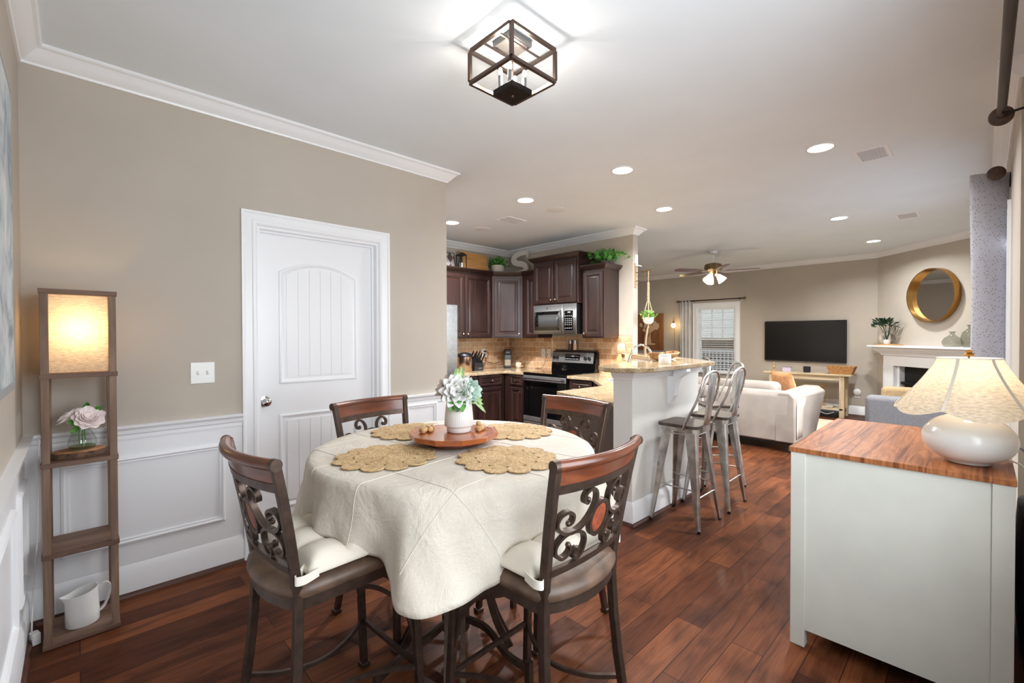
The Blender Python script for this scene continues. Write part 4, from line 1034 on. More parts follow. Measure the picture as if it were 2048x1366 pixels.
def petal(mb, c, d, up, ln, wd, curl=0.3, cup=0.25, mi=0, n=5):
    d = Vector(d).normalized(); sd = d.cross(Vector(up)); 
    if sd.length < 1e-4: sd = d.orthogonal()
    sd.normalize(); nn = sd.cross(d).normalized()
    vs_, fs = [], []
    for i in range(n + 1):
        t_ = i / n; wi = wd * math.sin(PI * (0.12 + 0.80 * t_)) ** 0.8 * (1 if t_ < 0.75 else 1 - 0.5 * (t_ - 0.75) / 0.25)
        p = Vector(c) + d * ln * t_ + nn * (curl * ln * t_ * t_)
        for k in (-1, -0.5, 0, 0.5, 1): vs_.append(p + sd * wi * k * 0.5 + nn * (cup * wi * k * k * 0.5))
    for i in range(n):
        for k in range(4): fs.append((i * 5 + k, i * 5 + k + 1, (i + 1) * 5 + k + 1, (i + 1) * 5 + k))
    mb.add(vs_, fs, mi)
def blossom(mb, c, nrm, rad, layers, rnd, mi=0, open_=0.9, wf=0.75, lean=1.0):
    nrm = Vector(nrm).normalized(); a0 = nrm.orthogonal().normalized(); b0 = nrm.cross(a0)
    for li, cnt in enumerate(layers):
        f = (li + 1) / len(layers)
        for k in range(cnt):
            a = 2 * PI * (k + 0.5 * (li % 2)) / cnt + rnd.uniform(-0.12, 0.12)
            out = a0 * math.cos(a) + b0 * math.sin(a)
            el = R(88) - open_ * R(78) * f ** lean + rnd.uniform(-0.08, 0.08)
            d = out * math.cos(el) + nrm * math.sin(el)
            petal(mb, Vector(c) + out * rad * 0.06 * f, d, out.cross(nrm) if False else nrm if el < R(70) else out, rad * (0.55 + 0.45 * f), rad * wf * (0.55 + 0.45 * f), 0.10 + rnd.uniform(-0.05, 0.1), 0.28, mi)
rnd = random.Random(3)
fl = thing('flower_arrangement', 'white and sage artificial flowers standing in the fluted pot', 'flowers', (VX, VY, TTZ + 0.131))
M_petal = plain('white_petal', (222, 221, 217), 0.6, var=0.03, vs_=40)
M_blush = plain('blush_petal', (206, 190, 180), 0.6, var=0.05, vs_=40)
def place_blossom(name, mat, c, nrm, rad, layers, lab=None, **kw):
    mb = MB(); blossom(mb, c, nrm, rad, layers, rnd, **kw)
    o = mb.obj(name, mat, fl, smooth=180, solid=0.0008, label=lab); return o
vd = Vector((-TX, -TY, 0.25)).normalized()      # flowers face the front of the table
rt_ = Vector((0.72, -0.694, 0))
o = place_blossom('blossom', M_petal, vd * 0.028 + rt_ * -0.010 + Vector((0, 0, 0.040)), vd + Vector((0, 0, 0.15)), 0.076, (5, 7, 9, 11), 'large white blossom', wf=0.62)
place_blossom('blossom', M_blush, vd * 0.005 + rt_ * -0.045 + Vector((0, 0, 0.052)), vd - rt_ * 0.9 + Vector((0, 0, 0.5)), 0.060, (5, 7, 9), 'blush white blossom', wf=0.6)
place_blossom('blossom', M_petal, vd * -0.01 + rt_ * 0.004 + Vector((0, 0, 0.075)), Vector((0, 0, 1)) + vd * 0.3, 0.056, (5, 7, 9), 'white blossom', wf=0.6)
place_blossom('blossom', M_sage, vd * 0.014 + rt_ * 0.046 + Vector((0, 0, 0.045)), vd + rt_ * 0.75 + Vector((0, 0, 0.2)), 0.054, (4, 6, 7, 9), 'sage green rosette', wf=0.75)
mb = MB(); 
for k in range(26):
    a = rnd.uniform(0, 2 * PI); el = rnd.uniform(-0.3, 1.1); d = Vector((math.cos(a) * math.cos(el), math.sin(a) * math.cos(el), math.sin(el)))
    petal(mb, d * 0.045 + Vector((0, 0, 0.02)), d + Vector((0, 0, -0.2)), (0, 0, 1), rnd.uniform(0.035, 0.055), 0.022, 0.1, 0.1)
for dx in (-0.028, -0.006, 0.012):
    petal(mb, vd * 0.056 + rt_ * dx + Vector((0, 0, 0.015)), vd * 0.25 + rt_ * (dx * 3) + Vector((0, 0, -1)), vd, 0.060, 0.034, 0.05, 0.1)
mb.obj('foliage', M_leaf, fl, smooth=180)
for st_, en in (((0.0, 0.03, 0.06), (-0.01, 0.0, 0.135)), ((0.01, 0.0, 0.06), (0.018, -0.004, 0.140))):
    mb = MB(); a_, b_ = Vector(st_), Vector(en); mb.tube([a_, b_], 0.0012, 5)
    for k in range(9):
        p = a_ + (b_ - a_) * k / 8
        for s in (-1, 1): petal(mb, p, rt_ * s + Vector((0, 0, 0.9)), vd, 0.020 - 0.001 * k, 0.009, 0.1, 0.1)
    mb.obj('sprig', M_leafp, fl, smooth=180)
mb = MB()
for k in range(10):
    p = vd * 0.02 + rt_ * (0.060 + 0.003 * k) + Vector((0, 0, 0.012 - 0.0002 * k * k)); petal(mb, p, rt_ + Vector((0, 0, 0.5 * (-1) ** k)), vd, 0.020, 0.010, 0.1, 0.1)
mb.obj('sprig', M_leafp, fl, smooth=180)
mb = MB(); petal(mb, vd * 0.015 + rt_ * 0.058 + Vector((0, 0, 0.01)), rt_ * 0.8 + Vector((0, 0, -0.7)), vd + rt_ * 0.5, 0.085, 0.016, -0.25, 0.1, n=8)
mb.obj('leaf', M_leafp, fl, smooth=180)
gl_ = thing('bead_garland', 'natural wooden bead garland coiled on the tray round the fluted pot', 'garland', (PX, PY, TTZ))
M_bead = plain('natural_bead_wood', (190, 152, 104), 0.55, var=0.18, vs_=40)
bpts = [(-0.125, 0.05), (-0.118, 0.075), (-0.098, 0.09), (-0.075, 0.098), (-0.105, 0.066), (-0.088, 0.05), (-0.078, 0.074), (-0.056, 0.085), (0.078, -0.066), (0.098, -0.050), (0.070, -0.088), (0.094, -0.076), (0.114, -0.066), (0.088, -0.062, 0.019), (0.112, -0.044)]
for q_ in bpts:
    MB().ball((q_[0], q_[1], 0.0112 + (q_[2] if len(q_) > 2 else 0)), 0.0118, n=14, m=8).obj('bead', M_bead, gl_)
# ------------------------------------------------------------------ floor lamp with shelves
M_oldw = wood('weathered_wood', (92, 68, 54), (122, 96, 78), (146, 120, 100), 'Z', 1.0, 0.6, 0.7, 0.05)
M_oldx = wood('weathered_board', (88, 62, 48), (112, 84, 68), (132, 106, 88), 'X', 1.0, 0.6, 0.7, 0.05)
LX, LYY = -0.118, 2.823
fl_ = thing('floor_lamp', 'tall weathered wood shelf lamp with glowing linen shade in the corner', 'lamp', (LX, LYY, 0))
LW, LD, PW = 0.258, 0.258, 0.027
for x in (0.004, LW - 0.004 - PW):
    for y in (0.004, LD - 0.004 - PW):
        B(x, x + PW, y, y + PW, 0.02, 1.565).obj('post', M_oldw, fl_, smooth=0, bevel=0.0015)
for nm, z in (('bottom_shelf', 0.0), ('shelf', 0.395), ('shelf', 0.795), ('shelf', 1.188), ('top_board', 1.562)):
    mb = MB().box(0, LW, 0, LD, z, z + 0.021) if nm != 'top_board' else MB().box(0, LW, 0, 0.03, z, z + 0.021).box(0, LW, LD - 0.03, LD, z, z + 0.021).box(0, 0.03, 0.03, LD - 0.03, z, z + 0.021).box(LW - 0.03, LW, 0.03, LD - 0.03, z, z + 0.021)
    mb.obj(nm, M_oldx, fl_, smooth=0, bevel=0.0015)
M_linen = shade_cloth('linen_shade', (246, 234, 216), 0.7)
SH0, SH1 = 1.21, 1.5615
q = 0.022
mb = MB()
pth = [(q, q), (LW - q, q), (LW - q, LD - q), (q, LD - q)]
mb.loft([[(x, y, SH0 + 0.002) for x, y in pth], [(x, y, SH1 - 0.002) for x, y in pth]], True, False)
mb.obj('lamp_shade', M_linen, fl_, smooth=0)
bulb(fl_, (LW / 2, LD / 2 - 0.01, 1.405), 0.030, 2.4, (255, 210, 150))
MB().cyl((LW / 2, LD / 2 - 0.01, 1.209), (LW / 2, LD / 2 - 0.01, 1.372), 0.016).obj('socket', M_black, fl_)
MB().tube([(0.235, 0.02, 1.188), (0.235, 0.02, 1.175)], 0.004, 6).obj('switch', M_brass, fl_)
tag(MB().tube(spline([(LX - 0.01, LYY + 0.20, 0.90), (LX - 0.016, LYY + 0.19, 0.62), (LX - 0.02, LYY + 0.14, 0.40), (LX - 0.030, LYY + 0.10, 0.25), (LX - 0.032, LYY + 0.03, 0.12), (LX - 0.034, LYY + 0.05, 0.05)], 6), 0.003, 6).obj('lamp_cord', plain('clear_cord', (214, 214, 210), 0.4)), 'pale cord hanging down beside the floor lamp', 'cord')
s_ = thing('wall_outlet', 'white outlet low on the wainscot beside the floor lamp', 'outlet', (XB + 0.005, 2.80, 0.40), PI / 2); plate(s_, 0.075, 0.12)
pl_ = thing('plug_adapter', 'white plug adapter lying on the floor in the lamp corner', 'adapter', (-0.145, 2.93, 0.0), 0.3)
B(-0.014, 0.014, -0.022, 0.022, 0.0, 0.05).obj('housing', M_plate, pl_, smooth=0, bevel=0.003)
# slab, vase of peonies, pitcher
slb = thing('wood_slice', 'bark-edged wooden slice under the glass vase on the lamp shelf', 'wood slice', (LX + 0.125, LYY + 0.115, 0.8165))
rs = random.Random(4); pr_ = [1 + rs.uniform(-0.05, 0.05) for _ in range(28)]
def oval(r_, z): return [(0.098 * r_ * pr_[k] * math.cos(2 * PI * k / 28), 0.082 * r_ * pr_[k] * math.sin(2 * PI * k / 28), z) for k in range(28)]
MB().loft([oval(1.0, 0), oval(1.03, 0.006), oval(1.0, 0.024), oval(0.97, 0.0265)]).obj('bark', plain('bark', (84, 62, 48), 0.9, var=0.4, vs_=40, bump=0.8, bs=70), slb, smooth=50)
MB().loft([oval(0.965, 0.0262), oval(0.95, 0.0275)]).obj('cut_face', plain('cut_wood', (158, 112, 74), 0.6, var=0.25, vs_=18), slb, smooth=50)
VZ = 0.8165 + 0.0278
gv = thing('glass_vase', 'squat ribbed clear glass vase on the wooden slice', 'vase', (LX + 0.135, LYY + 0.115, VZ))
gw = lambda a, z: 1 + 0.02 * math.cos(a * 14)
MB().lathe([(0, 0.0), (0.038, 0.0), (0.046, 0.006), (0.051, 0.025), (0.047, 0.05), (0.034, 0.078), (0.022, 0.094), (0.026, 0.104)], 84, wob=gw).obj('body', M_glass, gv, smooth=60)
MB().lathe([(0, 0.004), (0.042, 0.004), (0.047, 0.016), (0.046, 0.017), (0, 0.017)], 30).obj('water', glassy('vase_water', (214, 220, 190)), gv)
pe = thing('peonies', 'pale pink peonies leaning out of the glass vase', 'flowers', (LX + 0.135, LYY + 0.115, VZ))
M_peony = plain('pale_pink_petal', (244, 228, 224), 0.6, var=0.06, vs_=25)
camd = Vector((-LX - 0.13, -LYY, 0.2)).normalized(); cr = Vector((0.72, -0.694, 0))
def peony(c, nrm, rad):
    mb = MB(); mb.ball(c, rad * 0.45, n=10, m=8); blossom(mb, c, nrm, rad, (6, 8, 9, 10, 10, 9), rnd, open_=1.05, wf=1.0)
    mb.obj('blossom', M_peony, pe, smooth=180, solid=0.0008)
peony(camd * 0.030 + cr * 0.030 + Vector((0, 0, 0.142)), camd * 0.7 + cr * 0.2 + Vector((0, 0, 0.65)), 0.060)
peony(cr * -0.048 + camd * 0.01 + Vector((0, 0, 0.140)), cr * -0.7 + camd * 0.3 + Vector((0, 0, 0.7)), 0.056)
peony(camd * -0.035 + cr * 0.0 + Vector((0, 0, 0.158)), Vector((0, 0, 1)), 0.052)
mb = MB()
for a_, b_ in (((0.010, 0.0, 0.012), cr * 0.02 + camd * 0.02 + Vector((0, 0, 0.13))), ((-0.010, 0.01, 0.012), cr * -0.04 + Vector((0, 0, 0.125))), ((0.0, -0.012, 0.012), camd * -0.03 + Vector((0, 0, 0.14)))):
    mb.tube([a_, Vector(a_) * 0.5 + Vector(b_) * 0.2 + Vector((0, 0, 0.055)), b_], 0.003, 6)
mb.obj('stem', M_leaf, pe)
for c_, d_ in ((camd * 0.03 + cr * -0.015 + Vector((0, 0, 0.115)), cr * -0.5 + camd * 0.3 + Vector((0, 0, 0.2))), (camd * 0.03 + cr * -0.012 + Vector((0, 0, 0.112)), cr * -0.6 + camd * 0.3 + Vector((0, 0, -0.5))), (cr * 0.06 + Vector((0, 0, 0.175)), cr + Vector((0, 0, 0.9))), (camd * -0.03 + cr * 0.015 + Vector((0, 0, 0.178)), cr * 0.3 + Vector((0, 0, 1)))):
    mb = MB(); petal(mb, c_, d_, camd, 0.045, 0.026, 0.1, 0.15)
    mb.obj('leaf', M_leaf, pe, smooth=180)
pt = thing('pitcher', 'white ceramic pitcher on the bottom shelf of the lamp', 'pitcher', (LX + 0.128, LYY + 0.122, 0.0215))
def pit(u, v_):
    a = 2 * PI * u
    prof = [(0.0, 0), (0.058, 0.0), (0.061, 0.004), (0.0605, 0.06), (0.0575, 0.115), (0.0565, 0.15), (0.0535, 0.15), (0.0545, 0.115), (0.057, 0.06), (0.0, 0.008)]
    f = v_ * (len(prof) - 1); i = min(int(f), len(prof) - 2); t_ = f - i
    r_ = prof[i][0] + (prof[i + 1][0] - prof[i][0]) * t_; z = prof[i][1] + (prof[i + 1][1] - prof[i][1]) * t_
    sp_ = max(0, math.cos(a - PI)) ** 14 * max(0, (z - 0.105) / 0.045)
    lift = 0.012 * math.cos(a) * max(0, (z - 0.10) / 0.05)
    return (r_ * math.cos(a) * (1 + 0.42 * sp_), r_ * math.sin(a), z + lift + 0.006 * sp_)
MB().grid(pit, 48, 9, wrap=True).obj('body', M_cer, pt, smooth=60)
MB().strip(spline([(0.054, 0, 0.145), (0.080, 0, 0.160), (0.098, 0, 0.140), (0.094, 0, 0.095), (0.076, 0, 0.05), (0.058, 0, 0.035)], 6), 0.009, 0.016, (0, 1, 0)).obj('handle', M_cer, pt, smooth=60)

# picture on the left wall, seen almost edge-on
pc = thing('framed_picture', 'large pale picture on the wall beside the camera, seen edge-on', 'picture', (XB, 1.80, 1.71), PI / 2)
MB().box(-0.55, 0.55, -0.030, 0.0, -0.52, 0.52).obj('frame', plain('washed_grey_wood', (150, 152, 152), 0.6), pc, smooth=0, bevel=0.004)
m = Mt('grey_blue_print', (170, 184, 190), 0.6)
m.base(m.ramp(m.noise(m.coords(), 5, 5, 0.6, 1.0), [(0.3, (116, 134, 142)), (0.5, (188, 196, 198)), (0.7, (220, 222, 222))]))
B(-0.52, 0.52, -0.0315, -0.03, -0.49, 0.49).obj('print', m.m, pc, smooth=0)

# ------------------------------------------------------------------ dresser and table lamp
DRX, DRY0, DRY1, DT = 2.29, -0.083, 0.588, 0.877
ds = thing('dresser', 'white washed cabinet with reddish wood-grain top beside the window wall', 'dresser', (0, 0, 0))
M_wash = plain('white_washed_board', (208, 208, 199), 0.42, var=0.02, vs_=5, bump=0.05, bs=90)
m = Mt('rosewood_laminate', (140, 84, 54), 0.38); m.b.inputs['Specular IOR Level'].default_value = 0.22
n1 = m.noise(m.coords((0.9, 9, 1), (0, 0, R(-4))), 1.5, 6, 0.62, 1.6)
n2 = m.noise(m.coords((0.7, 22, 1), (0, 0, R(3))), 1.6, 5, 0.55, 0.9)
c1 = m.ramp(n1, [(0.30, (112, 66, 42)), (0.42, (158, 100, 62)), (0.50, (182, 120, 76)), (0.56, (150, 94, 58)), (0.72, (176, 116, 74))])
m.base(m.mix(0.75, c1, m.ramp(n2, [(0.36, (146, 118, 104)), (0.44, (226, 214, 206)), (0.6, (255, 255, 255))]), 'MULTIPLY'))
M_rose = m.m
LEN = 0.98
B(DRX - 0.005, DRX + LEN, DRY0 - 0.003, DRY1 + 0.008, DT - 0.022, DT).obj('top_board', M_rose, ds, smooth=0, bevel=0.002)
FT = 0.055
mb = MB()
for x in (DRX, DRX + LEN - 0.05):
    for y in (DRY1 - FT, DRY0): mb = MB().box(x, x + 0.045, y, y + FT, 0.0, DT - 0.022); mb.obj('corner_post', M_wash, ds, smooth=0, bevel=0.0015)
for x in (DRX + 0.008, DRX + LEN - 0.03):
    B(x, x + 0.018, DRY0 + FT, DRY1 - FT, 0.075, DT - 0.022).obj('side_panel', M_wash, ds, smooth=0)
B(DRX + 0.045, DRX + LEN - 0.05, DRY0 + 0.004, DRY0 + 0.016, 0.075, DT - 0.022).obj('back_panel', M_wash, ds, smooth=0)
B(DRX + 0.03, DRX + LEN - 0.03, DRY0 + 0.017, DRY1 - 0.02, 0.075, 0.095).obj('bottom_panel', M_wash, ds, smooth=0)
hw = (LEN - 0.095) / 2
for k_ in (0, 1):
    x = DRX + 0.045 + k_ * hw
    o = B(x + 0.003, x + hw - 0.003, DRY1 - 0.022, DRY1 - 0.004, 0.10, DT - 0.03).obj('door', M_wash, ds, smooth=0, bevel=0.002)
    MB().ball((x + (hw - 0.05 if k_ == 0 else 0.05), DRY1 + 0.008, 0.52), 0.012, n=12, m=8).obj('knob', M_iron, o)

tl = thing('table_lamp', 'squat glossy white ceramic lamp with scalloped cream shade on the dresser', 'lamp', (2.485, 0.035, DT))
MB().lathe([(0, 0.001), (0.055, 0.001), (0.066, 0.004)] + [(0.135 * math.cos(t_) ** 0.9, 0.094 + 0.094 * math.sin(t_)) for t_ in [R(-62 + 7.4 * k) for k in range(0, 20)]] + [(0.02, 0.186), (0, 0.187)], 48).obj('lamp_base', M_cer, tl, smooth=60)
MB().cyl((0, 0, 0.186), (0, 0, 0.29), 0.009).obj('neck', M_brass, tl)
M_sh = shade_cloth('cream_shade', (236, 224, 202), 0.45)
NP = 96
def scal(u, v_):
    a = 2 * PI * u
    r_ = 0.092 + (0.222 - 0.092) * (v_ ** 1.25)
    lob = abs(math.sin(3 * a + 0.9))
    r_ *= 1 + 0.035 * v_ * (lob - 0.6)
    z = 0.405 - 0.20 * v_ - 0.028 * v_ ** 3 * (lob - 0.35)
    return (r_ * math.cos(a), r_ * math.sin(a), z)
sh = MB().grid(scal, NP, 16, wrap=True).obj('lamp_shade', M_sh, tl, smooth=180)
sh.visible_shadow = True
for k in range(6):
    a = (k + 0.0) * PI / 3 - 0.9 / 3
    pts = []
    for j in range(17):
        p = Vector(scal((a / (2 * PI)) % 1.0, j / 16)); pts.append(p + Vector((math.cos(a), math.sin(a), 0.3)) * 0.0012)
    MB().strip(pts, 0.010, 0.001, (math.cos(a), math.sin(a), 0.6)).obj('seam_ribbon', plain('shade_ribbon', (206, 198, 184), 0.7), sh, smooth=40)
MB().tube([Vector(scal(k / 60, 0.0)) for k in range(60)], 0.0025, 6, closed=True).obj('top_ring', M_plate, sh)
MB().tube([(0, 0, 0.29), (0, 0, 0.418)], 0.003, 6).tube([(-0.09, 0, 0.404), (0.09, 0, 0.404)], 0.002, 6).obj('harp', M_brass, tl)
MB().lathe([(0, 0.413), (0.014, 0.413), (0.016, 0.420), (0.009, 0.427), (0.011, 0.434), (0, 0.438)], 16).obj('finial', M_gold, tl)
bulb(tl, (0, 0, 0.315), 0.022, 1.7, (255, 230, 196), 0.028)
tag(MB().tube(spline([(2.57, -0.06, DT + 0.02), (2.60, -0.085, DT + 0.006), (2.63, -0.115, DT - 0.02), (2.60, -0.14, DT - 0.10), (2.62, -0.16, 0.55), (2.66, -0.19, 0.30)], 6), 0.0035, 8).obj('lamp_cord', M_plate), 'white cord dropping from the ceramic lamp behind the dresser', 'cord')
tag(B(2.84, 2.96, -0.075, -0.015, DT + 0.0005, DT + 0.032).obj('power_adapter', M_black, smooth=0, bevel=0.004), 'black power adapter lying on the dresser behind the ceramic lamp', 'adapter')
tag(MB().tube(spline([(2.83, -0.085, DT + 0.018), (2.80, -0.12, DT + 0.02), (2.74, -0.15, DT - 0.05), (2.82, -0.16, DT - 0.12), (2.72, -0.14, DT - 0.18), (2.80, -0.18, 0.40), (2.78, -0.20, 0.08)], 6), 0.004, 8).obj('power_cable', M_black), 'black cord looping down between dresser and window wall', 'cord')
bag = thing('backpack', 'black bag with pale papers squeezed between dresser and window wall', 'bag', (3.10, -0.170, 0))
MB().loft([[(-0.22, -0.05, 0), (0.22, -0.05, 0), (0.22, 0.05, 0), (-0.22, 0.05, 0)], [(-0.24, -0.06, 0.3), (0.24, -0.06, 0.3), (0.24, 0.06, 0.3), (-0.24, 0.06, 0.3)], [(-0.20, -0.05, 0.60), (0.20, -0.05, 0.60), (0.20, 0.045, 0.60), (-0.20, 0.045, 0.60)]]).obj('body', plain('black_cloth', (20, 20, 24), 0.8), bag, smooth=60, bevel=0.02)
B(-0.06, 0.14, -0.005, 0.000, 0.56, 0.76).xf(Matrix.Rotation(0.06, 4, 'X')).obj('papers', M_plate, bag, smooth=0)

# ------------------------------------------------------------------ curtain and rods on the window wall
YR = -0.058
def rod(label, x0, x1, near_fin, far_fin, r_=0.017):
    t = thing('curtain_rod', label, 'curtain rod', (0, 0, 0))
    MB().cyl((x0, YR, 2.452), (x1, YR, 2.452), r_, n=18).obj('pole', wood('walnut_pole', (44, 34, 30), (62, 50, 44), (80, 66, 58), 'X', 1.5, 0.45), t, smooth=60)
    fin = [(0, 0), (0.016, 0), (0.018, 0.010), (0.040, 0.016), (0.046, 0.026), (0.046, 0.034), (0.036, 0.038), (0.034, 0.044), (0.022, 0.046), (0.0, 0.046)]
    for on, x, s in ((near_fin, x0, -1), (far_fin, x1, 1)):
        if on: MB().lathe(fin, 28).xf(Matrix.Translation((x, YR, 2.452)) @ Matrix.Rotation(s * PI / 2, 4, 'Y')).obj('finial', wood('finial_wood', (50, 34, 26), (74, 52, 40), (92, 68, 54), 'X', 2, 0.4), t, smooth=50)
    for x in ((x1 - 0.08,) if far_fin else (x0 + 0.20,)):
        yw = YN if x < 3.42 else YW
        MB().tube([(x, YR, 2.430), (x, YR - 0.03, 2.425), (x, yw + 0.006, 2.445)], 0.006, 8).box(x - 0.012, x + 0.012, yw, yw + 0.006, 2.40, 2.50).obj('bracket', M_iron, t)
    return t
rod('dark walnut curtain rod ending at the top edge near the camera', 0.30, 3.27, False, True)
rod('dark walnut curtain rod carrying the patterned curtain', 4.47, 6.75, True, False)
m = Mt('patterned_curtain', (206, 206, 212), 0.8)
v = m.coords(swz=('Y', 'Z', None), rot=(0, 0, 0))
vo = m.n('ShaderNodeTexVoronoi'); vo.inputs['Scale'].default_value = 1.0; vo.inputs['Randomness'].default_value = 0.45
m.l(m.coords((74, 50, 1), (0, 0, R(28)), ('Y', 'Z', None)), vo.inputs['Vector'])
col = m.ramp(vo.outputs['Distance'], [(0.0, (186, 180, 178)), (0.20, (194, 189, 187)), (0.27, (234, 234, 238)), (1.0, (238, 238, 242))])
df = m.n('ShaderNodeBsdfDiffuse'); tlx = m.n('ShaderNodeBsdfTranslucent'); mx = m.n('ShaderNodeMixShader'); mx.inputs[0].default_value = 0.7
m.l(col, df.inputs[0]); m.l(col, tlx.inputs[0]); m.l(df.outputs[0], mx.inputs[1]); m.l(tlx.outputs[0], mx.inputs[2]); m.l(mx.outputs[0], m.t.nodes['Material Output'].inputs[0])
M_curt = m.m
fold_p = [(4.64, -0.122), (4.600, -0.10), (4.545, -0.02), (4.520, 0.052), (4.540, 0.064), (4.575, 0.045), (4.60, -0.05), (4.625, -0.112), (4.65, -0.118), (4.67, -0.10), (4.685, -0.04)]
fs_ = spline([(a, b, 0) for a, b in fold_p], 5)[2:]
def curt(u, v_):
    p = fs_[min(len(fs_) - 1, int(round(u * (len(fs_) - 1))))]
    k = 1 - 0.05 * math.sin(PI * v_)
    return (p.x, YR + (p.y - YR) * (k if p.y > YR else 1.0) + 0.004 * math.sin(9 * v_ + p.x * 40), 0.015 + (2.49 - 0.015) * v_)
ct_ = tag(MB().grid(curt, len(fs_) - 1, 16).obj('curtain', M_curt, smooth=180, solid=0.0015), 'pale curtain with small grey diagonal print at the window', 'curtain')
mb = MB()
MB().tube([(4.520 + 0.028 * 0 - 0.002, YR + 0.027 * math.cos(2 * PI * k / 28), 2.452 + 0.027 * math.sin(2 * PI * k / 28)) for k in range(28)], 0.005, 8, closed=True).obj('grommet', M_steel, ct_)

# ------------------------------------------------------------------ ceiling things
def flush(label, x, y, r_=0.082, power=17.0):
    t = thing('recessed_light', label, 'downlight', (x, y, CEIL), 0, 'recessed downlights')
    MB().lathe([(r_ + 0.012, 0.0), (r_ + 0.012, -0.004), (r_ - 0.002, -0.006), (r_ - 0.002, 0.0)], 40).obj('trim_ring', M_white, t, smooth=40)
    MB().lathe([(0, -0.001), (r_ - 0.002, -0.001), (r_ - 0.002, -0.0035), (0, -0.0035)], 40).obj('lens', M_canlens, t, smooth=40)
    light('downlight', 'AREA', (0, 0, -0.008), power, (0.965, 0.98, 1.0), r_ * 2 - 0.01, (0, 0, 0), parent=t, spread=R(150))
    return t
for lab, x, y, pw_ in (('recessed downlight near the square ceiling vent, above the dresser side', 3.926, 0.828, 38), ('recessed downlight above the bar end, in line with the kitchen ones', 3.267, 2.072, 30), ('recessed downlight above the kitchen floor, between bar light and door wall', 3.275, 3.20, 92), ('recessed downlight at the corner of the door wall', 3.276, 4.441, 92), ('recessed downlight between bar and ceiling fan', 4.592, 2.395, 40), ('recessed downlight in the living room beside the small vent', 6.429, 1.168, 58), ('recessed downlight close to the round mirror', 8.356, 1.104, 34)):
    flush(lab, x, y, power=pw_)
def vent(label, x, y, lx, ly, rz=0):
    t = thing('ceiling_vent', label, 'vent', (x, y, CEIL), rz, 'ceiling air vents')
    MB().nest(lx, ly, [(0, 0), (0.004, 0.007), (0.022, 0.007), (0.026, 0.003)], -lx / 2, -ly / 2).xf(Matrix.Rotation(-PI / 2, 4, 'X')).obj('frame', M_white, t, smooth=0)
    mb = MB()
    n = 9
    for k in range(n):
        yy = -ly / 2 + 0.035 + (ly - 0.07) * k / (n - 1)
        mb.loft([[(-lx / 2 + 0.03, yy - 0.005, -0.004), (lx / 2 - 0.03, yy - 0.005, -0.004), (lx / 2 - 0.03, yy + 0.006, -0.010), (-lx / 2 + 0.03, yy + 0.006, -0.010)], [(-lx / 2 + 0.03, yy - 0.004, -0.003), (lx / 2 - 0.03, yy - 0.004, -0.003), (lx / 2 - 0.03, yy + 0.007, -0.009), (-lx / 2 + 0.03, yy + 0.007, -0.009)]])
    mb.obj('louvre', plain('vent_grey', (196, 196, 198), 0.5), t, smooth=0)
vent('white ceiling air vent nearest the dresser', 4.345, 0.582, 0.30, 0.21)
vent('white ceiling air vent in the living room', 6.86, 0.60, 0.30, 0.21)
vent('white ceiling air vent between the round speakers in the kitchen', 3.72, 3.86, 0.30, 0.21)
for lab, x, y in (('round white ceiling speaker nearer the bar', 3.755, 3.216), ('round white ceiling speaker nearer the fridge', 3.752, 4.445)):
    tag(MB().lathe([(0, -0.006), (0.10, -0.006), (0.108, -0.004), (0.110, 0.0), (0, 0)], 40, (0, 0, 0)).obj('ceiling_speaker', plain('speaker_grille', (226, 228, 230), 0.7), smooth=40, loc=(x, y, CEIL)), lab, 'speaker', 'ceiling speakers')

# glass box light over the table
fx = thing('ceiling_light', 'bronze framed glass box light with candle bulbs over the table', 'ceiling light', (1.475, 1.525, CEIL))
M_fx = plain('fixture_bronze', (92, 78, 70), 0.35, 0.8)
hs, zt, zb = 0.140, -0.045, -0.192
B(-0.065, 0.065, -0.065, 0.065, -0.03, 0.0).obj('canopy', plain('canopy_nickel', (170, 165, 160), 0.3, 0.8), fx, smooth=0, bevel=0.002)
mb = MB(); g = 0.0075
for z in (zt, zb):
    for s in (-1, 1):
        mb.box(-hs, hs, s * hs - g, s * hs + g, z - g, z + g); mb.box(s * hs - g, s * hs + g, -hs + g, hs - g, z - g, z + g)
for sx in (-1, 1):
    for sy in (-1, 1): mb.box(sx * hs - g, sx * hs + g, sy * hs - g, sy * hs + g, zb + g, zt - g)
for s in (-1, 1): mb.box(-hs, hs, s * 0.05 - 0.004, s * 0.05 + 0.004, zt - 0.004, zt + 0.004)
for s in (-1, 1):
    for q_ in (-1, 1): mb.tube([(s * 0.05, q_ * 0.05, zt), (s * 0.05, q_ * 0.05, -0.03)], 0.004, 6)
mb.obj('frame', M_fx, fx, smooth=0)
for s in (-1, 1):
    B(-hs + g, hs - g, s * hs - 0.0015, s * hs + 0.0015, zb + g, zt - g).obj('glass_panel', M_pane, fx, smooth=0)
    B(s * hs - 0.0015, s * hs + 0.0015, -hs + g, hs - g, zb + g, zt - g).obj('glass_panel', M_pane, fx, smooth=0)
B(-0.064, 0.064, -0.064, 0.064, -0.252, -0.226).obj('candle_plate', plain('fixture_underside', (22, 18, 16), 0.35, 0.5), fx, smooth=0, bevel=0.002)
MB().ball((0, 0, -0.254), 0.008, n=10, m=8).obj('plate_finial', M_fx, fx)
MB().tube([(0, 0, -0.226), (0, 0, -0.03)], 0.004, 8).obj('centre_rod', M_fx, fx)
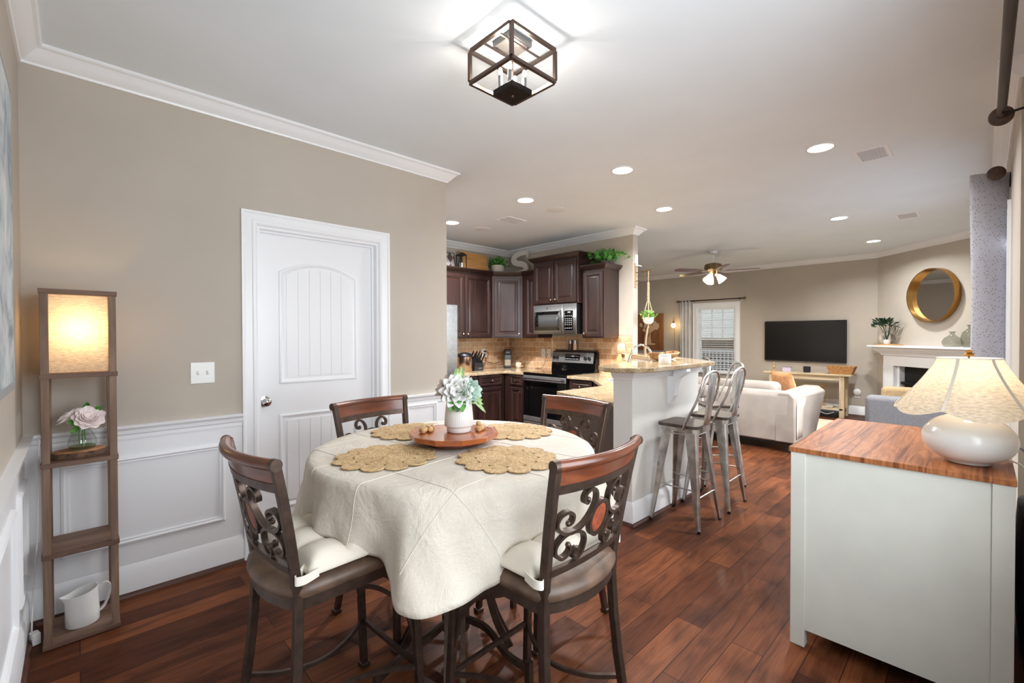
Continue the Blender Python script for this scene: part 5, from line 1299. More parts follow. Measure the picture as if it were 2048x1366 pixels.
for a in (45, 135, 225, 315):
    x, y = 0.066 * math.cos(R(a)), 0.045 * math.sin(R(a))
    k_ = MB().cyl((x, y, -0.226), (x, y, -0.165), 0.010, n=14).obj('candle_sleeve', M_steel, fx, smooth=60)
    bulb(fx, (x, y, -0.148), 0.009, 2.0, (255, 244, 230), 0.019)

# ceiling fan
fn = thing('ceiling_fan', 'ceiling fan with brown blades and frosted light shades in the living room', 'fan', (7.47, 3.04, 0), R(2))
MB().lathe([(0, CEIL), (0.065, CEIL), (0.06, CEIL - 0.04), (0.02, CEIL - 0.055), (0.013, CEIL - 0.06), (0.013, 2.555), (0, 2.555)], 24).obj('downrod', M_white, fn, label='white downrod and canopy')
MB().lathe([(0, 2.56), (0.05, 2.555), (0.125, 2.53), (0.135, 2.50), (0.135, 2.445), (0.11, 2.43), (0, 2.43)], 36).obj('motor', M_brass, fn, smooth=40)
MB().lathe([(0, 2.43), (0.055, 2.43), (0.06, 2.37), (0.035, 2.34), (0, 2.335)], 24).obj('light_kit', M_brass, fn)
M_bladeU = wood('fan_blade_wood', (74, 28, 26), (94, 38, 34), (104, 48, 40), 'X', 1, 0.3, 0.4, 0.0, coat=0.3)
for k in range(5):
    a = 2 * PI * k / 5
    Mx = Matrix.Rotation(a, 4, 'Z') @ Matrix.Translation((0, 0, 2.425)) @ Matrix.Rotation(R(11), 4, 'X')
    poly = [(0.20, -0.045), (0.36, -0.062), (0.62, -0.066), (0.665, -0.04), (0.675, 0.0), (0.665, 0.04), (0.62, 0.066), (0.36, 0.062), (0.20, 0.045)]
    bl = MB().prism(poly, -0.003, 0.003).xf(Mx).obj('blade', M_bladeU, fn, smooth=0)
    MB().box(0.10, 0.24, -0.016, 0.016, -0.007, -0.003).xf(Mx).obj('blade_arm', M_brass, bl, smooth=0)
M_frost = shade_cloth('frosted_shade', (252, 248, 240), 0.75)
for k in range(3):
    a = 2 * PI * k / 3 + 0.77
    Mx = Matrix.Rotation(a, 4, 'Z') @ Matrix.Translation((0.07, 0, 2.35)) @ Matrix.Rotation(R(-38), 4, 'Y')
    rings = [[(r_ * math.cos(2 * PI * j / 22), r_ * math.sin(2 * PI * j / 22), z) for j in range(22)] for r_, z in ((0.022, 0.0), (0.034, -0.02), (0.046, -0.06), (0.062, -0.10), (0.072, -0.118))]
    MB().loft(rings, True, False).xf(Mx).obj('light_shade', M_frost, fn, smooth=60)
    p = Mx @ Vector((0, 0, -0.065)); bulb(fn, p, 0.02, 85, (255, 242, 226))
MB().tube([(0.02, 0, 2.34), (0.02, 0, 2.20)], 0.0015, 6).ball((0.02, 0, 2.19), 0.006, 0.006, 0.014, 8, 6).obj('pull_chain', M_brass, fn)
# ------------------------------------------------------------------ above the kitchen cabinets
TOPZ = Z1 + 0.063
def leafy(c, n, spread, size, seed, squash=0.8, wd=0.55):
    r_ = random.Random(seed); mb = MB()
    for k in range(n):
        a = r_.uniform(0, 2 * PI); el = r_.uniform(-0.15, 1.35); d = Vector((math.cos(a) * math.cos(el), math.sin(a) * math.cos(el), math.sin(el) * squash))
        p = Vector(c) + d * spread * r_.uniform(0.25, 1.0)
        dd = d + Vector((r_.uniform(-.6, .6), r_.uniform(-.6, .6), r_.uniform(-.5, .6)))
        petal(mb, p, dd, Vector((r_.uniform(-1, 1), r_.uniform(-1, 1), 1)), size * r_.uniform(0.7, 1.2), size * wd, 0.15, 0.15, n=3)
    return mb
sg = thing('patterned_board', 'grey chevron patterned board leaning above the fridge side cabinet', 'sign', (3.78, 5.22, TOPZ), 0)
m = Mt('chevron_wood', (150, 140, 136), 0.6)
ck_ = m.n('ShaderNodeTexChecker'); ck_.inputs['Scale'].default_value = 14; ck_.inputs['Color1'].default_value = rgb(98, 86, 84); ck_.inputs['Color2'].default_value = rgb(204, 198, 196)
m.l(m.coords((1, 1, 0.6), (0, R(45), 0)), ck_.inputs['Vector'])
m.base(m.mix(0.6, ck_.outputs['Color'], m.ramp(m.noise(m.coords(), 12, 2), [(0.35, (160, 145, 140)), (0.65, (255, 255, 255))]), 'MULTIPLY'))
tl_ = Matrix.Rotation(R(-8), 4, 'X')
MB().box(-0.18, 0.12, 0.0, 0.016, 0.003, 0.23).xf(tl_).obj('board', m.m, sg, smooth=0)
MB().box(-0.19, 0.13, -0.002, 0.018, 0.0, 0.003).box(-0.19, 0.13, -0.002, 0.018, 0.23, 0.238).box(0.12, 0.13, -0.002, 0.018, 0.003, 0.23).box(-0.19, -0.18, -0.002, 0.018, 0.003, 0.23).xf(tl_).obj('board_frame', M_iron, sg, smooth=0)
ln = thing('lantern', 'small black wire lantern with white candle above the cabinets', 'lantern', (3.945, 5.13, TOPZ))
mb = MB()
for x in (-0.05, 0.05):
    for y in (-0.05, 0.05): mb.box(x - 0.005, x + 0.005, y - 0.005, y + 0.005, 0.012, 0.19)
mb.box(-0.058, 0.058, -0.058, 0.058, 0.0, 0.012).box(-0.058, 0.058, -0.058, 0.058, 0.19, 0.20)
mb.loft([[(-0.055, -0.055, 0.20), (0.055, -0.055, 0.20), (0.055, 0.055, 0.20), (-0.055, 0.055, 0.20)], [(-0.02, -0.02, 0.235), (0.02, -0.02, 0.235), (0.02, 0.02, 0.235), (-0.02, 0.02, 0.235)]])
mb.obj('cage', M_black, ln, smooth=0)
MB().cyl((0, 0, 0.012), (0, 0, 0.09), 0.022).obj('candle', M_cer, ln)
bb = thing('cutting_board', 'large honey coloured wooden board leaning above the cabinets', 'cutting board', (4.275, 5.19, TOPZ), 0)
MB().box(-0.245, 0.25, 0.0, 0.02, 0.0, 0.298).xf(Matrix.Rotation(R(2), 4, 'Y') @ Matrix.Rotation(R(-16), 4, 'X')).obj('board', wood('honey_board', (196, 140, 78), (214, 160, 96), (226, 178, 116), 'X', 0.8, 0.45, 0.5), bb, smooth=0, bevel=0.004)
pp = thing('potted_plant', 'bushy green plant in a ribbed white pot above the corner cabinet', 'plant', (4.705, 5.20, TOPZ))
MB().lathe([(0, 0), (0.085, 0), (0.098, 0.02), (0.104, 0.135), (0.096, 0.135), (0.094, 0.12), (0, 0.12)], 60, wob=lambda a, z: 1 + 0.012 * math.cos(a * 20)).obj('pot', plain('warm_white_pot', (232, 226, 216), 0.6), pp)
leafy((0, 0, 0.13), 170, 0.155, 0.05, 5).obj('foliage', M_leaf, pp, smooth=180)
# letter S: flat painted wooden letter leaning on the range wall
S_pts = [(0.150, 0.262), (0.120, 0.262), (0.07, 0.262), (0.01, 0.258), (-0.05, 0.248), (-0.105, 0.222), (-0.128, 0.182), (-0.112, 0.142), (-0.06, 0.118), (0.0, 0.104), (0.06, 0.088), (0.105, 0.055), (0.112, 0.012), (0.08, -0.022), (0.02, -0.034), (-0.05, -0.036), (-0.13, -0.030)]
S_pts = [(x, z + 0.064) for x, z in S_pts]
sp_ = spline([(x, 0, z) for x, z in S_pts], 5)
mb = MB()
rings = []
for i, p in enumerate(sp_):
    t_ = (sp_[min(i + 1, len(sp_) - 1)] - sp_[max(i - 1, 0)]).normalized(); nn = Vector((-t_.z, 0, t_.x))
    f = i / (len(sp_) - 1); w_ = 0.026 + 0.018 * math.sin(PI * f) ** 0.8
    rings.append([p + nn * w_ + Vector((0, -0.012, 0)), p - nn * w_ + Vector((0, -0.012, 0)), p - nn * w_ + Vector((0, 0.012, 0)), p + nn * w_ + Vector((0, 0.012, 0))])
mb.loft(rings); mb.box(0.128, 0.155, -0.012, 0.012, 0.255, 0.346)
lt = tag(mb.obj('letter_sign', plain('chalk_white_paint', (226, 222, 214), 0.7), smooth=40), 'white wooden letter S standing above the corner cabinets', 'letter')
lt.location = (4.98, 4.985, TOPZ + 0.002); lt.rotation_euler = (0, 0, RQ + R(8))
iv = thing('ivy_plant', 'trailing green ivy in a dark pot above the right-end wall cabinet'.replace('right-end', 'end'), 'plant', (4.93, 3.40, 2.222 + 0.063))
MB().lathe([(0, 0), (0.06, 0), (0.07, 0.05), (0, 0.05)], 24).obj('pot', plain('dark_pot', (54, 48, 46), 0.6), iv)
ivl = leafy((0, -0.02, 0.06), 46, 0.13, 0.085, 8, 0.9, 0.7)
r_ = random.Random(2)
for k in range(11):
    ivl_p = Vector((-0.05 + r_.uniform(-0.05, 0.05), 0.06 + 0.018 * k, 0.10 + 0.04 * math.sin(k * 0.5) + 0.004 * k)); petal(ivl, ivl_p, (r_.uniform(-1, 0.3), r_.uniform(-1, 1), r_.uniform(-.5, 1)), (r_.uniform(-1, 1), 0.3, 1), 0.075, 0.05, 0.15, 0.2, n=3)
for k in range(12):
    ivl_p = Vector((-0.02 + r_.uniform(-0.04, 0.04), -0.12 - 0.022 * k, 0.10 + 0.05 * math.sin(0.28 * k) - 0.005 * k)); petal(ivl, ivl_p, (r_.uniform(-1, 0.3), r_.uniform(-1, 1), r_.uniform(-1, .6)), (r_.uniform(-1, 1), 0.3, 1), 0.075, 0.052, 0.15, 0.2, n=3)
ivl.obj('foliage', M_leaf, iv, smooth=180)
MB().tube(spline([(0, 0, 0.05), (-0.02, -0.12, 0.13), (-0.02, -0.26, 0.15), (-0.02, -0.39, 0.07)], 6), 0.003, 6).tube(spline([(0, 0, 0.05), (-0.05, 0.12, 0.12), (-0.05, 0.25, 0.16)], 6), 0.003, 6).obj('vine', M_leaf, iv)

# ------------------------------------------------------------------ end of the range wall: alarm sensor, bracket and hanging plant
XE = XK + TH / 2
ss = thing('motion_sensor', 'white security sensor high on the end of the range wall', 'sensor', (XE, YKE, 2.33))
B(-0.022, 0.022, -0.028, 0.0, -0.07, 0.08).obj('housing', M_plate, ss, smooth=0, bevel=0.008)
MB().box(0.022, 0.12, -0.02, -0.005, -0.062, -0.05).obj('arm', M_plate, ss, smooth=0)
hk = thing('plant_bracket', 'brass and wood wall bracket holding the hanging plant', 'bracket', (XE - 0.01, YKE, 2.145))
B(-0.014, 0.014, -0.014, 0.0, -0.155, 0.155).obj('wall_plate', wood('bracket_wood', (150, 118, 78), (176, 142, 98), (190, 158, 112), 'Z', 2, 0.5), hk, smooth=0, bevel=0.003)
MB().tube(spline([(0, -0.012, 0.03), (0.02, -0.08, 0.042), (0.035, -0.15, 0.045), (0.045, -0.20, 0.062), (0.047, -0.205, 0.09)], 6), 0.0055, 8).tube(spline([(0, -0.012, -0.08), (0.02, -0.08, -0.055), (0.03, -0.115, -0.01), (0.030, -0.12, 0.042)], 6), 0.0055, 8).obj('arm', M_brass, hk)
HX, HY = XE + 0.028, YKE - 0.168
hp_ = thing('hanging_plant', 'green plant in a white pot hanging in a macrame holder from the bracket', 'plant', (HX, HY, 1.52))
MB().lathe([(0, 0.0), (0.035, 0.0), (0.062, 0.03), (0.070, 0.085), (0.066, 0.085), (0.06, 0.07), (0, 0.07)], 28).obj('pot', M_cer, hp_)
leafy((0, 0, 0.085), 150, 0.105, 0.034, 11, 0.75).obj('foliage', plain('spring_leaf', (112, 156, 72), 0.5, var=0.4, vs_=40), hp_, smooth=180)
mb = MB()
M_rope = plain('natural_rope', (196, 166, 128), 0.9, var=0.15, vs_=90, bump=0.4, bs=200)
mb.tube([(0, 0, 0.67), (0, 0, 0.50)], 0.004, 6)
for s in range(3):
    a0 = 2 * PI * s / 3
    pts = []
    for k in range(40):
        z = 0.52 - 0.22 * k / 39; pts.append((0.011 * math.cos(a0 + k * 0.9), 0.011 * math.sin(a0 + k * 0.9), z))
    for k in range(1, 9):
        f = k / 8; pts.append(((0.011 + 0.062 * f) * math.cos(a0 + 39 * 0.9), (0.011 + 0.062 * f) * math.sin(a0 + 39 * 0.9), 0.30 - 0.21 * f))
    for k in range(1, 7):
        f = k / 6; pts.append((0.073 * (1 - f * 0.95) * math.cos(a0 + 35.1), 0.073 * (1 - f * 0.95) * math.sin(a0 + 35.1), 0.09 - 0.10 * f ** 0.7))
    mb.tube(pts, 0.0055, 6)
mb.tube([(0, 0, 0.0), (0, 0, -0.05)], 0.008, 6)
mb.obj('macrame_holder', M_rope, hp_)
# driftwood on the living room side
br2 = tag(MB().tube(spline([(0, 0, 0.0), (0.01, -0.01, 0.30), (0.03, -0.03, 0.62), (0.05, -0.05, 0.80)], 6), [0.035 - 0.001 * k for k in range(19)], 10).obj('driftwood', wood('pale_driftwood', (196, 160, 122), (218, 186, 150), (232, 204, 172), 'Z', 1, 0.6), smooth=60), 'pale driftwood branch standing on the side table behind the faucet', 'driftwood')
br2.location = (7.17, 4.12, 0.7405)
br2.rotation_euler = (0, 0, 0)
sd = thing('side_table', 'small brown side table behind the bar end holding driftwood and leaves', 'table', (7.17, 4.17, 0))
B(-0.22, 0.22, -0.30, 0.30, 0.71, 0.74).obj('tabletop', M_rail, sd, smooth=0, bevel=0.004)
for x in (-0.19, 0.16):
    for y in (-0.27, 0.24): B(x, x + 0.03, y, y + 0.03, 0, 0.71).obj('leg', M_rail, sd, smooth=0)
lv = thing('leaf_spray', 'dark dried leaves lying at the foot of the driftwood', 'leaves', (7.14, 4.26, 0.7455))
leafy((0, 0, 0.035), 22, 0.11, 0.07, 13, 0.3).obj('foliage', plain('dry_dark_leaf', (74, 58, 50), 0.6, var=0.3, vs_=20), lv, smooth=180)

# ------------------------------------------------------------------ bar stools
M_swood = wood('stool_seat_wood', (58, 48, 42), (76, 64, 56), (92, 80, 70), 'X', 1, 0.5)
def make_stool(label):
    c = thing('bar_stool', label, 'stool', (0, 0, 0), 0, 'galvanised high-back bar stools')
    for sx in (-1, 1):
        for sy in (-1, 1):
            ft, tp = Vector((sx * 0.188, sy * 0.188, 0.0)), Vector((sx * 0.122, sy * 0.122, 0.69))
            rings = []
            for k in range(9):
                f = k / 8; p = ft.lerp(tp, f); w_ = 0.015 + 0.031 * f ** 1.1
                dirx, diry = -sx, -sy
                # folded angle section: two flanges and a rounded outer corner
                sec = [(0, 0.0), (dirx * w_ * 0.5, -diry * 0.004), (dirx * w_ * 1.6, 0), (dirx * w_ * 1.6, diry * 0.005), (dirx * 0.010, diry * 0.010), (dirx * 0.005, diry * w_ * 1.6), (0, diry * w_ * 1.6), (-dirx * 0.004, diry * w_ * 0.5)]
                rings.append([(p.x + a, p.y + b, p.z + 0.012 * (k == 0)) for a, b in sec])
            lg = MB().loft(rings).obj('leg', M_gal, c, smooth=50)
            MB().cyl((ft.x - sx * 0.008, ft.y - sy * 0.008, 0), (ft.x - sx * 0.007, ft.y - sy * 0.007, 0.02), 0.012, n=12).obj('rubber_foot', M_black, lg)
    for z, nm in ((0.23, 'footrest'), (0.66, 'brace')):
        f = z / 0.71; h_ = 0.188 + (0.122 - 0.188) * f - 0.006
        for a, b in (((-1, -1), (1, -1)), ((1, -1), (1, 1)), ((1, 1), (-1, 1)), ((-1, 1), (-1, -1))):
            zz = z + (0.05 if nm == 'footrest' and a[0] == b[0] else 0)
            hh = 0.188 + (0.122 - 0.188) * zz / 0.71 - 0.006
            MB().tube([(a[0] * hh, a[1] * hh, zz), (b[0] * hh, b[1] * hh, zz)], 0.0055, 8).obj(nm, M_gal, c)
    def rr(h_, r_, n=5):
        p = []
        for cx_, cy_, a0 in ((h_ - r_, h_ - r_, 0), (-h_ + r_, h_ - r_, 90), (-h_ + r_, -h_ + r_, 180), (h_ - r_, -h_ + r_, 270)):
            for k in range(n + 1): a = R(a0 + 90 * k / n); p.append((cx_ + r_ * math.cos(a), cy_ + r_ * math.sin(a)))
        return p
    MB().prism(rr(0.140, 0.04), 0.678, 0.709).obj('seat_pan', M_gal, c, smooth=40)
    MB().prism(rr(0.155, 0.045), 0.7095, 0.733).obj('seat', M_swood, c, smooth=40, bevel=0.004)
    hp = [(-0.162, -0.055, 0.70), (-0.165, -0.090, 0.78), (-0.155, -0.155, 0.92), (-0.140, -0.185, 1.03), (-0.095, -0.200, 1.095), (0, -0.207, 1.118), (0.095, -0.200, 1.095), (0.140, -0.185, 1.03), (0.155, -0.155, 0.92), (0.165, -0.090, 0.78), (0.162, -0.055, 0.70)]
    MB().tube(spline(hp, 6), 0.0095, 10).obj('back_hoop', M_gal, c, smooth=60)
    def spl(u, v_):
        x = (u - 0.5) * (0.105 + 0.02 * v_)
        z = 0.715 + 0.395 * v_; y = -0.150 - 0.055 * v_ ** 0.8 
        groove = 0.003 if abs(u - 0.5) in (0.25,) or 0.28 < abs(u - 0.5) < 0.36 else 0
        return (x, y - groove * (0.08 < v_ < 0.85), z)
    MB().grid(spl, 22, 20).obj('splat', M_gal, c, smooth=60, solid=0.003)
    MB().box(-0.06, 0.06, -0.156, -0.142, 0.68, 0.725).obj('splat_bracket', M_gal, c, smooth=0)
    return c
st0 = make_stool('galvanised bar stool nearest the bar end, white sticker on its leg')
st0.location = (3.268, 1.530, 0)
STK = B(-0.02, 0.02, -0.001, 0.001, 0.0, 0.03).obj('sticker', M_plate, st0, smooth=0, loc=(-0.170, 0.160, 0.40)); STK.rotation_euler = (0, 0, R(35))
for x, y, rz, lb in ((3.788, 1.528, 0.02, 'galvanised bar stool second from the bar end'), (4.36, 1.74, R(45), 'galvanised bar stool third from the bar end, at the angled side'), (4.86, 2.25, R(45), 'galvanised bar stool farthest along the angled bar, only its hoop showing')):
    o = dup(st0, (x, y, 0), rz, lb)
    for ch in list(o.children):
        if ch.name.startswith('sticker'): bpy.data.objects.remove(ch)

# ------------------------------------------------------------------ living room
M_sofa = plain('pale_velvet', (146, 135, 125), 0.75, var=0.06, vs_=4, bump=0.1, bs=120)
sf = thing('sofa', 'pale beige velvet sofa with its back to the bar', 'sofa', (5.95, 1.50, 0))
SW, SDp = 2.15, 0.98
MB().box(0.02, SDp, 0.02, SW, 0.122, 0.40).obj('base', M_sofa, sf, smooth=0, bevel=0.02)
MB().loft([[(0.0, 0.05, 0.12), (0.0, SW - 0.05, 0.12), (0.22, SW - 0.05, 0.12), (0.22, 0.05, 0.12)], [(-0.01, 0.05, 0.66), (-0.01, SW - 0.05, 0.66), (0.18, SW - 0.05, 0.66), (0.18, 0.05, 0.66)], [(0.03, 0.06, 0.715), (0.03, SW - 0.06, 0.715), (0.15, SW - 0.06, 0.715), (0.15, 0.06, 0.715)]]).obj('back', M_sofa, sf, smooth=50, bevel=0.02)
for s, y0, y1, nm in ((-1, -0.01, 0.20, 'arm'), (1, SW - 0.20, SW + 0.01, 'arm')):
    e0, e1 = (y0, y1)
    def ar(x, top, fl): 
        a, b = (e0 - fl, e1) if s < 0 else (e0, e1 + fl)
        return [(x, e0 if s < 0 else e0, 0.12), (x, e1, 0.12), (x, b, top - 0.07), (x, (b * 0.75 + a * 0.25), top - 0.01), (x, (a * 0.75 + b * 0.25), top - 0.01), (x, a, top - 0.07)]
    am = MB().loft([ar(-0.006, 0.715, 0.0), ar(0.25, 0.725, 0.03), ar(0.6, 0.735, 0.07), ar(SDp, 0.735, 0.10)]).obj(nm, M_sofa, sf, smooth=45, bevel=0.015)
for k in range(2):
    y0 = 0.22 + k * 0.86
    MB().box(0.14, 0.40, y0, y0 + 0.84, 0.42, 0.80).obj('back_cushion', M_sofa, sf, smooth=60, bevel=0.07, seg=4)
    MB().box(0.26, SDp + 0.01, y0, y0 + 0.84, 0.40, 0.52).obj('seat_cushion', M_sofa, sf, smooth=60, bevel=0.04, seg=3)
for x in (0.04, SDp - 0.10):
    for y in (0.04, SW - 0.10): B(x, x + 0.06, y, y + 0.06, 0.0, 0.12).obj('leg', M_black, sf, smooth=0)
B(0.08, SDp - 0.1, 0.1, SW - 0.1, 0.09, 0.119).obj('underside', M_black, sf, smooth=0)
m_film = plain('clear_film', (186, 176, 165), 0.25)
MB().grid(lambda u, v_: (0.05 + 0.24 * u, -0.018 - 0.035 * u * v_, 0.16 + 0.48 * v_), 4, 4).obj('scratch_guard', m_film, sf, smooth=60, solid=0.001, label='clear plastic scratch guard')
pw = tag(MB().grid(lambda u, v_: (0.0, (u - 0.5) * 0.44, (v_ - 0.5) * 0.44), 1, 1).obj('probe', M_sofa), 'x', 'x'); bpy.data.objects.remove(pw)
def pillow(name, label, mat, loc, rot, s=0.44, t=0.14):
    mb = MB()
    def sd(sg_): return lambda u, v_: ((u - 0.5) * s, sg_ * t / 2 * (max(0, (1 - (2 * u - 1) ** 2) * (1 - (2 * v_ - 1) ** 2))) ** 0.45, (v_ - 0.5) * s)
    mb.grid(sd(-1), 16, 16).grid(sd(1), 16, 16)
    o = mb.obj(name, mat, smooth=180); o.location = loc; o.rotation_euler = rot
    return tag(o, label, 'pillow')
pillow('throw_pillow', 'terracotta throw pillow leaning on the pale sofa arm', plain('terracotta_linen', (206, 150, 104), 0.8, var=0.08, vs_=30), (6.72, 1.80, 0.70), (R(-16), 0, R(50)), 0.40)
ls = thing('armchair', 'wide grey upholstered chair beside the fireplace with tan top edges', 'chair', (6.45, -0.06, 0))
M_grey = plain('grey_weave', (102, 100, 102), 0.85, var=0.06, vs_=50, bump=0.2, bs=200)
M_tan = plain('tan_weave', (182, 154, 114), 0.85, var=0.06, vs_=50, bump=0.2, bs=200)
B(0.0, 0.20, 0.0, 0.985, 0.28, 0.69).obj('arm', M_grey, ls, smooth=60, bevel=0.05, seg=4)
B(0.0, 1.35, 0.0, 0.96, 0.10, 0.28).obj('base', M_grey, ls, smooth=60, bevel=0.03)
B(1.15, 1.35, 0.0, 0.98, 0.28, 0.70).obj('arm', M_tan, ls, smooth=60, bevel=0.05, seg=4, label='tan far arm')
B(0.20, 1.15, 0.0, 0.25, 0.28, 0.86).obj('back', M_grey, ls, smooth=60, bevel=0.06, seg=4)
B(0.21, 1.14, 0.22, 0.98, 0.28, 0.46).obj('seat_cushion', M_grey, ls, smooth=60, bevel=0.05, seg=4)
for x in (0.05, 1.25):
    for y in (0.05, 0.85): B(x, x + 0.05, y, y + 0.05, 0, 0.10).obj('leg', M_black, ls, smooth=0)
rugm = Mt('cream_rug', (222, 208, 180), 0.95); rugm.base(rugm.ramp(rugm.noise(rugm.coords(), 40, 4), [(0.3, (206, 190, 160)), (0.7, (230, 218, 194))])); rugm.bump(rugm.noise(rugm.coords(), 200, 2), 0.6, 0.006)
tag(B(6.95, 8.75, 1.35, 3.80, 0.0, 0.012).obj('rug', rugm.m, smooth=0), 'cream woven rug between the sofa and the console table', 'rug')
# television
tv = thing('television', 'large black flat television on the far wall', 'television', (XF, 2.265, 1.272), RQ)
B(-0.645, 0.645, -0.055, -0.012, -0.372, 0.372).obj('housing', M_black, tv, smooth=0, bevel=0.006)
B(-0.635, 0.635, -0.0565, -0.055, -0.355, 0.364).obj('screen', M_screen, tv, smooth=0)
B(-0.20, 0.20, -0.012, 0.0, -0.15, 0.15).obj('wall_mount', M_black, tv, smooth=0)
B(0.02, 0.06, -0.045, -0.03, -0.384, -0.3725).obj('sensor_tab', M_dsteel, tv, smooth=0)
# console table
cs = thing('console_table', 'bleached wooden console table under the television', 'table', (0, 0, 0))
M_pine = wood('bleached_pine', (206, 184, 148), (222, 202, 170), (234, 218, 190), 'Y', 1, 0.6)
M_pinez = wood('bleached_pine_leg', (200, 176, 138), (218, 196, 162), (230, 212, 182), 'Z', 1, 0.6)
CX0, CX1, CY0, CY1 = 9.10, 9.52, 1.475, 2.80
B(CX0, CX1, CY0, CY1, 0.695, 0.722).obj('tabletop', M_pine, cs, smooth=0, bevel=0.006)
B(CX0 + 0.05, CX1 - 0.03, CY0 + 0.17, CY1 - 0.17, 0.615, 0.695).obj('apron', M_pine, cs, smooth=0)
B(CX0 + 0.03, CX1 - 0.03, CY0 + 0.12, CY1 - 0.12, 0.125, 0.15).obj('lower_shelf', M_pine, cs, smooth=0)
for x in (CX0 + 0.03, CX1 - 0.09):
    for y in (CY0 + 0.10, CY1 - 0.17): B(x, x + 0.065, y, y + 0.07, 0, 0.695).obj('leg', M_pinez, cs, smooth=0, bevel=0.003)
cn = thing('candlestick', 'turned wooden candlestick on the console lower shelf', 'candlestick', (9.25, 1.90, 0.1745))
MB().lathe([(0, 0), (0.055, 0), (0.055, 0.015), (0.025, 0.03), (0.022, 0.06), (0.034, 0.09), (0.022, 0.11), (0.030, 0.135), (0.052, 0.17), (0.052, 0.185), (0.026, 0.215), (0.022, 0.26), (0.030, 0.29), (0.025, 0.305), (0.058, 0.325), (0.060, 0.338), (0, 0.338)], 24).obj('turned_stem', wood('turned_oak', (146, 108, 66), (172, 132, 86), (190, 152, 104), 'Z', 2, 0.5), cn)
bk = [(0.0, (52, 40, 38)), (0.0121, (206, 196, 182))]
for i, (dz, cc) in enumerate(bk):
    o = thing('book', ('dark flat book on the console lower shelf' if i == 0 else 'pale book lying on top of the dark one on the console lower shelf').replace('on top of', 'over'), 'book', (9.25, 1.88, 0.1503 + dz), 0.05 * i, 'books on the console shelf')
    B(-0.10, 0.10, -0.14, 0.14, 0, 0.0018).obj('cover', plain('book_cover', cc, 0.5), o, smooth=0); B(-0.10, 0.10, -0.14, 0.14, 0.0102, 0.012).obj('cover', plain('book_cover', cc, 0.5), o, smooth=0)
    B(-0.096, 0.096, -0.136, 0.136, 0.0018, 0.0102).obj('pages', M_cush, o, smooth=0)
tag(B(9.10, 9.45, 1.68, 2.15, 0.013, 0.085).obj('media_box', M_black, smooth=0, bevel=0.005), 'black media box on the floor under the console', 'media box').location = (0, 0, -0.0125)
tag(MB().tube(spline([(9.06, 1.70, 0.10), (9.04, 1.80, 0.06), (9.06, 1.92, 0.09), (9.03, 2.02, 0.05), (9.05, 2.15, 0.02)], 6), 0.006, 8).obj('cable', plain('grey_cable', (170, 172, 174), 0.5)), 'grey cable looping in front of the black media box', 'cable')
bs_ = thing('basket', 'woven honey coloured basket on the console end', 'basket', (9.30, 1.64, 0.7225))
m = Mt('wicker_weave', (176, 126, 72), 0.75); ckn = m.noise(m.coords((40, 40, 90)), 1.5, 2); m.base(m.ramp(ckn, [(0.3, (120, 78, 38)), (0.6, (196, 146, 88))])); m.bump(ckn, 0.8, 0.01)
def rect(hx, hy, z): return [(-hx, -hy, z), (hx, -hy, z), (hx, hy, z), (-hx, hy, z)]
MB().loft([rect(0.10, 0.15, 0), rect(0.125, 0.195, 0.125), rect(0.115, 0.185, 0.125), rect(0.09, 0.14, 0.012)]).obj('weave', m.m, bs_, smooth=0, bevel=0.006)
MB().tube([(-0.12, -0.19, 0.125), (0.12, -0.19, 0.125), (0.12, 0.19, 0.125), (-0.12, 0.19, 0.125)], 0.009, 8, closed=True).obj('rim', m.m, bs_)
cd = thing('candle_jar', 'dark glass candle jar on the console under the television', 'candle', (9.28, 2.14, 0.7225))
MB().lathe([(0, 0), (0.045, 0), (0.056, 0.012), (0.058, 0.105), (0.052, 0.105), (0.05, 0.02), (0, 0.02)], 24).obj('jar', plain('dark_jar', (44, 44, 48), 0.15), cd)
MB().cyl((0, 0, 0.02), (0, 0, 0.055), 0.048).obj('wax', M_cer, cd)
bx_ = thing('keepsake_box', 'small lilac and white box on the console', 'box', (9.26, 2.44, 0.7225))
B(-0.05, 0.05, -0.065, 0.065, 0, 0.075).obj('box_body', plain('lilac_paint', (206, 196, 220), 0.6), bx_, smooth=0, bevel=0.002); B(-0.052, 0.052, -0.067, 0.067, 0.075, 0.09).obj('lid', plain('grey_lid', (150, 144, 150), 0.6), bx_, smooth=0)
fg = thing('figurine', 'small brass and wood figurine on the console end nearest the window', 'figurine', (9.26, 2.66, 0.7225))
MB().lathe([(0, 0), (0.032, 0), (0.030, 0.012), (0.012, 0.02), (0.010, 0.045), (0.024, 0.06), (0.026, 0.085), (0.012, 0.10), (0.010, 0.115), (0.020, 0.13), (0.020, 0.145), (0.006, 0.16), (0, 0.162)], 18).obj('turned_body', wood('figurine_wood', (150, 104, 66), (206, 172, 130), (226, 200, 160), 'Z', 8, 0.4), fg)
# smoke/plug device and outlet on the far wall
dv_ = thing('wall_outlet', 'white outlet with a round plug-in sensor low on the far wall', 'outlet', (XF, 1.475, 0.36), RQ); plate(dv_, 0.072, 0.118)
MB().lathe([(0, 0), (0.055, 0), (0.055, 0.018), (0.045, 0.026), (0, 0.027)], 28).xf(Matrix.Translation((0, -0.0085, 0.045)) @ Matrix.Rotation(PI / 2, 4, 'X')).obj('plug_in_sensor', M_plate, dv_)
